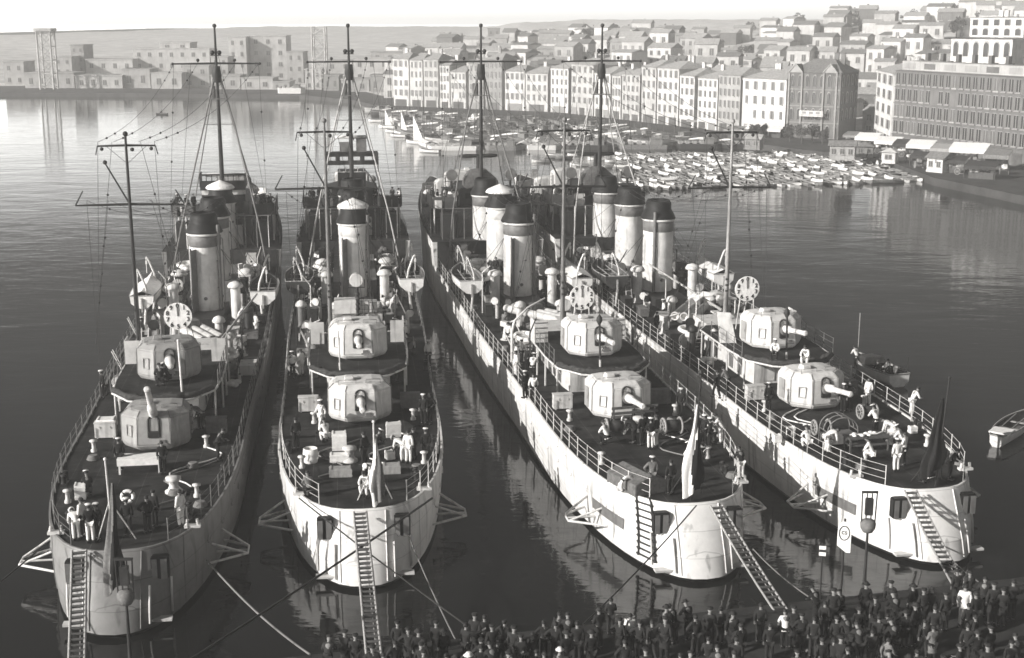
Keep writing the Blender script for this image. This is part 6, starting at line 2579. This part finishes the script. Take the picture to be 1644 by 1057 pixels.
tag(mass.build('far_moored_boats', MASSM), 'pale mass of small boats packed behind the nearer rows', 'boats', None, 'stuff')
# stray small boats left of the pack
stray = [(868, 262), (905, 256), (930, 268), (958, 258), (915, 246), (985, 262), (944, 276), (890, 252), (968, 270), (925, 252)]
for i, (px, py) in enumerate(sorted(stray)):
    o = link('rowing_boat', RB[RND.choice(('white', 'pale', 'grey'))], None, W(px, py, -.1), RND.uniform(1.2, 1.9))
    tag(o, 'small boat, %s from left among those loose left of the packed rows' % ordi(i), 'boat', 'small boats packed at moorings')

# larger fishing boats and lighters in the inner basin
FB = {}
for nm, mats in dict(white=['boatwhite', 'boatin', 'wood', 'canvas'], grey=['boatmid', 'boatin', 'wood', 'greycanvas'], dark=['boatdark', 'boatin', 'wood', 'greycanvas'], pale=['boatmid', 'boatmid', 'wood', 'canvas']).items():
    FB[nm] = boat_mesh('fishing_boat_' + nm, 8.5, 2.7, 1.1, mats, benches=4, cover=RND.random() < .8)
mb = MB()
mb.tube([(0, .6, .4), (0, .6, 6.4)], [.09, .05], 6)
mb.tube([(0, .9, 1.6), (0, -3.4, 2.2)], .05, 5)
FMAST = mb.mesh('fishing_mast', 'darkwood')
mb = MB()
mb.box((0, -.9, 1.5), (1.5, 2.0, 1.1))
mb.box((0, -.9, 2.1), (1.7, 2.3, .1))
FCAB = mb.mesh('boat_cabin', 'boatmid')
mb = MB()
mb.tube([(0, .9, 1.62), (0, -1, 1.85), (0, -3.4, 2.1)], [.14, .22, .12], 8)
FSAIL = mb.mesh('furled_sail', 'canvas')
big = []
tries = 0
while len(big) < 135 and tries < 6000:
    tries += 1
    px, py = RND.uniform(600, 1245), RND.uniform(172, 237)
    p = W(px, py, 0)
    if p.y > edge_y(p.x) - 3:
        continue
    if px < 680 and py > 176 + (px - 600) * .72:
        continue
    if all(abs(p.x - q[0].x) > 2.6 or abs(p.y - q[0].y) > 6.2 for q in big):
        big.append((p, px))
big.sort(key=lambda t: t[1])
for i, (p, px) in enumerate(big):
    nm = RND.choice(('white', 'grey', 'dark', 'dark', 'grey', 'pale'))
    o = link('fishing_boat', FB[nm], None, p + Vector((0, 0, -.3)), RND.gauss(.5, .5) + (PI / 2 if RND.random() < .3 else 0), (1, RND.uniform(.75, 1.1), 1))
    tag(o, '%s fishing boat, %s from left in the crowded inner basin' % (dict(white='white', grey='grey', dark='dark', pale='pale')[nm], ordi(i)), 'boat', 'fishing boats in the inner basin')
    if RND.random() < .85:
        m_ = link('mast', FMAST, o)
        m_.scale = (1, 1, RND.uniform(.6, 1.15))
    if RND.random() < .35:
        link('cabin', FCAB, o)
    if RND.random() < .45:
        link('furled_sail', FSAIL, o)


def barge(x0, x1, py, mt, label, h=.9, dp=3.2, cabin=True):
    a, c = W(x0, py, 0), W(x1, py, 0)
    L = (c - a).length
    b = MB()
    pl = [(-L / 2, 0), (-L / 2 + .8, -dp / 2), (L / 2 - 1.2, -dp / 2), (L / 2, 0), (L / 2 - 1.2, dp / 2), (-L / 2 + .8, dp / 2)]
    b.loft([[(x * .96, y * .9, -.3) for x, y in pl], [(x, y, h) for x, y in pl], [(x * .97, y * .93, h) for x, y in pl], [(x * .96, y * .9, h - .2) for x, y in pl]], 0, False)
    o = b.build('barge', mt, None, (a + c) / 2, math.atan2(c.y - a.y, c.x - a.x))
    tag(o, label, 'barge')
    if cabin:
        q = MB()
        q.box((L * .2, 0, h + .5), (L * .2, dp * .6, 1.2))
        q.box((L * .2, 0, h + 1.15), (L * .22, dp * .7, .1))
        q.build('barge_cabin', 'boatmid', o)
    q = MB()
    for k in range(4):
        q.box((-L * .4 + k * L * .15, 0, h + .25), (L * .08, dp * .5, .5))
    q.build('hatch', 'wood', o)


barge(686, 775, 241, 'boatwhite', 'long white barge along the outer edge of the basin, left end')
barge(778, 838, 241, 'boatmid', 'grey barge second from left along the outer edge of the basin')
barge(842, 902, 240, 'boatwhite', 'white barge in the middle of the basin\'s outer edge')
barge(906, 985, 240, 'boatdark', 'dark barge left of the fourth foremast at the basin edge')
barge(990, 1080, 239, 'boatmid', 'grey barge right of the fourth foremast at the basin edge')
barge(1084, 1160, 238, 'boatdark', 'dark barge near the right end of the basin edge')
barge(1164, 1240, 238, 'boatdark', 'dark barge at the extreme right end of the basin edge')
barge(826, 872, 291, 'boatwhite', 'white pontoon launch seen between the third and fourth foremasts', .6, 2.0)
barge(446, 491, 156, 'boatwhite', 'white hulk moored at the hazy far shore', 3.0, 5, True)

# sailing dinghies
sb_h = boat_mesh('sailing_hull', 5.2, 1.7, .7, ['boatwhite', 'boatin', 'wood'])
for i, (px, py, hs, ws) in enumerate([(622, 206, 3.6, 1.9), (648, 216, 4.4, 1.7), (668, 231, 4.9, 2.6)]):
    p = W(px, py, 0)
    o = link('sailing_boat', sb_h, None, p + Vector((0, 0, -.15)), .95)
    tag(o, ('leftmost and smallest', 'middle', 'rightmost and largest')[i] + ' of the three white sailing boats at the basin corner', 'sailing boat', 'white sailing boats')
    q = MB()
    q.tube([(0, .7, .3), (0, .7, hs + 1.2)], .05, 6)
    q.build('mast', 'wood', o)
    q = MB()
    vs = []
    for k in range(7):
        t = k / 6
        wv = ws * (1 - t) + .05
        for e in range(4):
            vs.append((.22 * math.sin(e / 3 * PI) * (1 - t), .65 - wv * e / 3, .8 + hs * t))
    k2 = len(vs)
    vs += [(x + .03, y, z) for x, y, z in vs]
    fs = []
    for k in range(6):
        for e in range(3):
            f = (k * 4 + e, k * 4 + e + 1, k * 4 + e + 5, k * 4 + e + 4)
            fs += [f, tuple(k2 + v for v in reversed(f))]
    q.add(vs, fs, 0, True)
    q.build('sail', 'canvas', o)
for i, (px, py) in enumerate([(604, 197), (632, 214), (690, 246), (640, 221)]):
    o = link('rowing_boat', RB['white'], None, W(px, py, -.1), RND.uniform(.8, 1.6), (1.4, 1.4, 1.3))
    tag(o, 'white boat %s from left on the water beside the white sails' % ordi(sorted([604, 632, 690, 640]).index(px)), 'boat', 'boats beside the sails')
o = link('rowing_boat', RB['dark'], None, W(260, 185, -.1), 1.4)
tag(o, 'small dark boat alone on the bright water at left', 'boat')
r = person(W(260, 185, -.1) + Vector((0, 0, .2)), 1.4, 'sit', 'navy', 'navy', 'bare')
tag(r, 'tiny figure seated in the small dark boat on the bright water', None)
o = link('rowing_boat', RB['grey'], None, W(888, 255, -.1), 1.5)
tag(o, 'grey skiff alone in the channel left of the fourth foremast', 'boat')

# motor launch beside the rightmost warship
p = W(1408, 606, 0)
root = empty('motor_launch', p + Vector((0, 0, -.1)), .3)
root.scale = (1.2, 1.2, 1.2)
tag(root, 'open motor launch with white stern under way beside the rightmost warship', 'launch')
ml = boat_mesh('launch_hull', 4.6, 1.75, .8, ['boatwhite', 'boatin', 'wood'], benches=2, transom=.78)
link('hull', ml, root)
b = MB()
b.loft([[(-.72, .3, .8), (.72, .3, .8), (.6, 1.6, .85), (-.6, 1.6, .85)], [(-.6, .35, 1.25), (.6, .35, 1.25), (.45, 1.4, 1.2), (-.45, 1.4, 1.2)]], 0, False)
b.build('engine_box', 'boatdark', root, bevel=.04)
b = MB()
b.tube([(-.2, 1.9, .7), (-.15, 2.0, 3.6)], .03, 6)
b.build('boat_staff', 'wood', root)
b = MB()
b.tube([(.5, -2.2, .8), (.5, -2.35, 1.9)], .025, 6)
b.build('stern_staff', 'steel', root)
for i, (x, y, pose, top, txt) in enumerate([(-.35, -.6, 'sit', Nv, 'man in dark seated on the left side of the motor launch'), (.4, -.5, 'sit', Wt, 'man in white seated in the stern of the motor launch'), (.05, -1.35, 'crouch', Nv, 'helmsman crouching at the stern of the motor launch'), (-.5, 1.55, 'lean', Wt, 'man in white leaning at the bow of the motor launch')]):
    c, n = math.cos(.3) * 1.2, math.sin(.3) * 1.2
    q = root.location + Vector((x * c - y * n, x * n + y * c, .3 if pose != 'lean' else .35))
    tag(person(q, .42, pose, top, Nv, 'bare'), txt, None, 'crew of the motor launch')
# white rowing boat at the right edge
root = empty('ship_gig', W(1622, 702, -.12), -2.2 + PI / 2)
tag(root, 'long white gig cut off by the right edge of the picture', 'boat')
gm = boat_mesh('gig_hull', 6.0, 1.6, .8, ['boatwhite', 'boatin', 'wood'], transom=.5)
link('hull', gm, root)
b = MB()
for s in (-1, 1):
    b.tube([(s * .3, -1.8, .85), (s * .35, 2.2, .92)], .035, 6)
b.build('stowed_oar', 'wood', root)
b = MB()
b.box((0, -2.0, .9), (1.2, 1.2, .1))
b.build('stern_sheet', 'canvas', root)

# ------------------------------------------------------------------ water, light, air, camera


def water_mat():
    m = bpy.data.materials.new('harbour_water')
    m.use_nodes = True
    nt = m.node_tree
    b = nt.nodes['Principled BSDF']
    b.inputs['Base Color'].default_value = (.008, .0081, .0077, 1)
    b.inputs['Roughness'].default_value = .045
    b.inputs['IOR'].default_value = 1.33
    tc = nt.nodes.new('ShaderNodeTexCoord')
    prev = None
    for sc, st, mpx, dist in ((.5, .26, (.55, 1.25, 1), .09), (2.0, .22, (.5, 1.3, 1), .03), (.12, .22, (.7, 1.2, 1), .3)):
        mp = nt.nodes.new('ShaderNodeMapping')
        mp.inputs['Scale'].default_value = mpx
        mp.inputs['Rotation'].default_value = (0, 0, .12)
        nt.links.new(tc.outputs['Object'], mp.inputs['Vector'])
        n = nt.nodes.new('ShaderNodeTexNoise')
        n.inputs['Scale'].default_value = sc
        n.inputs['Detail'].default_value = 3
        n.inputs['Distortion'].default_value = .6
        nt.links.new(mp.outputs['Vector'], n.inputs['Vector'])
        bp = nt.nodes.new('ShaderNodeBump')
        bp.inputs['Strength'].default_value = st
        bp.inputs['Distance'].default_value = dist
        nt.links.new(n.outputs['Fac'], bp.inputs['Height'])
        if prev:
            nt.links.new(prev.outputs['Normal'], bp.inputs['Normal'])
        prev = bp
    nt.links.new(prev.outputs['Normal'], b.inputs['Normal'])
    return m


M['water'] = water_mat()
b = MB()
b.add([(-3000, -200, 0), (3000, -200, 0), (3000, 6000, 0), (-3000, 6000, 0)], [(0, 1, 2, 3)])
tag(b.build('water', 'water'), kind='structure')

SUN_EL, SUN_AZ = D2R(24), D2R(-120)      # azimuth measured from +Y, clockwise positive: left and a little behind the camera
sd = Vector((math.sin(SUN_AZ) * math.cos(SUN_EL), math.cos(SUN_AZ) * math.cos(SUN_EL), math.sin(SUN_EL)))
sun = bpy.data.lights.new('sun', 'SUN')
sun.energy = 5.0
sun.angle = D2R(.5)
sun.color = (1, .975, .94)
so = bpy.data.objects.new('sun', sun)
COL.objects.link(so)
so.rotation_euler = sd.to_track_quat('Z', 'Y').to_euler()
so.location = (-60, -40, 60)

wd = bpy.data.worlds.new('World')
SC.world = wd
wd.use_nodes = True
nt = wd.node_tree
bg = nt.nodes['Background']
sky = nt.nodes.new('ShaderNodeTexSky')
sky.sky_type = 'NISHITA'
sky.sun_disc = False
sky.sun_elevation = SUN_EL
sky.sun_rotation = SUN_AZ
sky.air_density = 1.4
sky.dust_density = 1.6
sky.ozone_density = 1.0
hs = nt.nodes.new('ShaderNodeHueSaturation')
hs.inputs['Saturation'].default_value = .08
nt.links.new(sky.outputs['Color'], hs.inputs['Color'])
# hazy horizon: the lowest few degrees of the sky are far brighter than the dome above
geo = nt.nodes.new('ShaderNodeTexCoord')
sep = nt.nodes.new('ShaderNodeSeparateXYZ')
nt.links.new(geo.outputs['Generated'], sep.inputs['Vector'])
mr = nt.nodes.new('ShaderNodeMapRange')
mr.inputs['From Min'].default_value = .015
mr.inputs['From Max'].default_value = .17
mr.inputs['To Min'].default_value = 5.6
mr.inputs['To Max'].default_value = .15
mr.interpolation_type = 'SMOOTHSTEP'
nt.links.new(sep.outputs['Z'], mr.inputs['Value'])
vm = nt.nodes.new('ShaderNodeVectorMath')
vm.operation = 'SCALE'
nt.links.new(hs.outputs['Color'], vm.inputs[0])
nt.links.new(mr.outputs['Result'], vm.inputs['Scale'])
# the sunny side of the sky (left) is brighter than the right
mx_ = nt.nodes.new('ShaderNodeMapRange')
mx_.inputs['From Min'].default_value = -.45
mx_.inputs['From Max'].default_value = .45
mx_.inputs['To Min'].default_value = 1.45
mx_.inputs['To Max'].default_value = .6
nt.links.new(sep.outputs['X'], mx_.inputs['Value'])
vm2 = nt.nodes.new('ShaderNodeVectorMath')
vm2.operation = 'SCALE'
nt.links.new(vm.outputs['Vector'], vm2.inputs[0])
nt.links.new(mx_.outputs['Result'], vm2.inputs['Scale'])
nt.links.new(vm2.outputs['Vector'], bg.inputs['Color'])
bg.inputs['Strength'].default_value = .09

HAZE = .00064
if HAZE:
    hm = bpy.data.materials.new('haze_air')
    hm.use_nodes = True
    nt = hm.node_tree
    nt.nodes.remove(nt.nodes['Principled BSDF'])
    pv = nt.nodes.new('ShaderNodeVolumePrincipled')
    pv.inputs['Color'].default_value = (.97, .96, .94, 1)
    pv.inputs['Density'].default_value = HAZE
    pv.inputs['Anisotropy'].default_value = 0.0
    nt.links.new(pv.outputs['Volume'], nt.nodes['Material Output'].inputs['Volume'])
    b = MB()
    b.box((0, 410, 26), (1100, 920, 58))
    tag(b.build('haze', hm), kind='stuff')

cam = bpy.data.cameras.new('camera')
cam.sensor_width = 36
cam.lens = 36 * FOC / PW
cam.clip_start = .5
cam.clip_end = 9000
co = bpy.data.objects.new('camera', cam)
COL.objects.link(co)
co.location = (0, 0, CAM_H)
co.rotation_euler = (PI / 2 - PITCH, 0, 0)
SC.camera = co
SC.view_settings.view_transform = 'Standard'
SC.view_settings.look = 'None'
SC.view_settings.exposure = 0.38
SC.view_settings.gamma = 1
SC.cycles.max_bounces = 6
SC.cycles.volume_bounces = 0
SC.cycles.filter_width = 1.6
SC.cycles.use_denoising = True
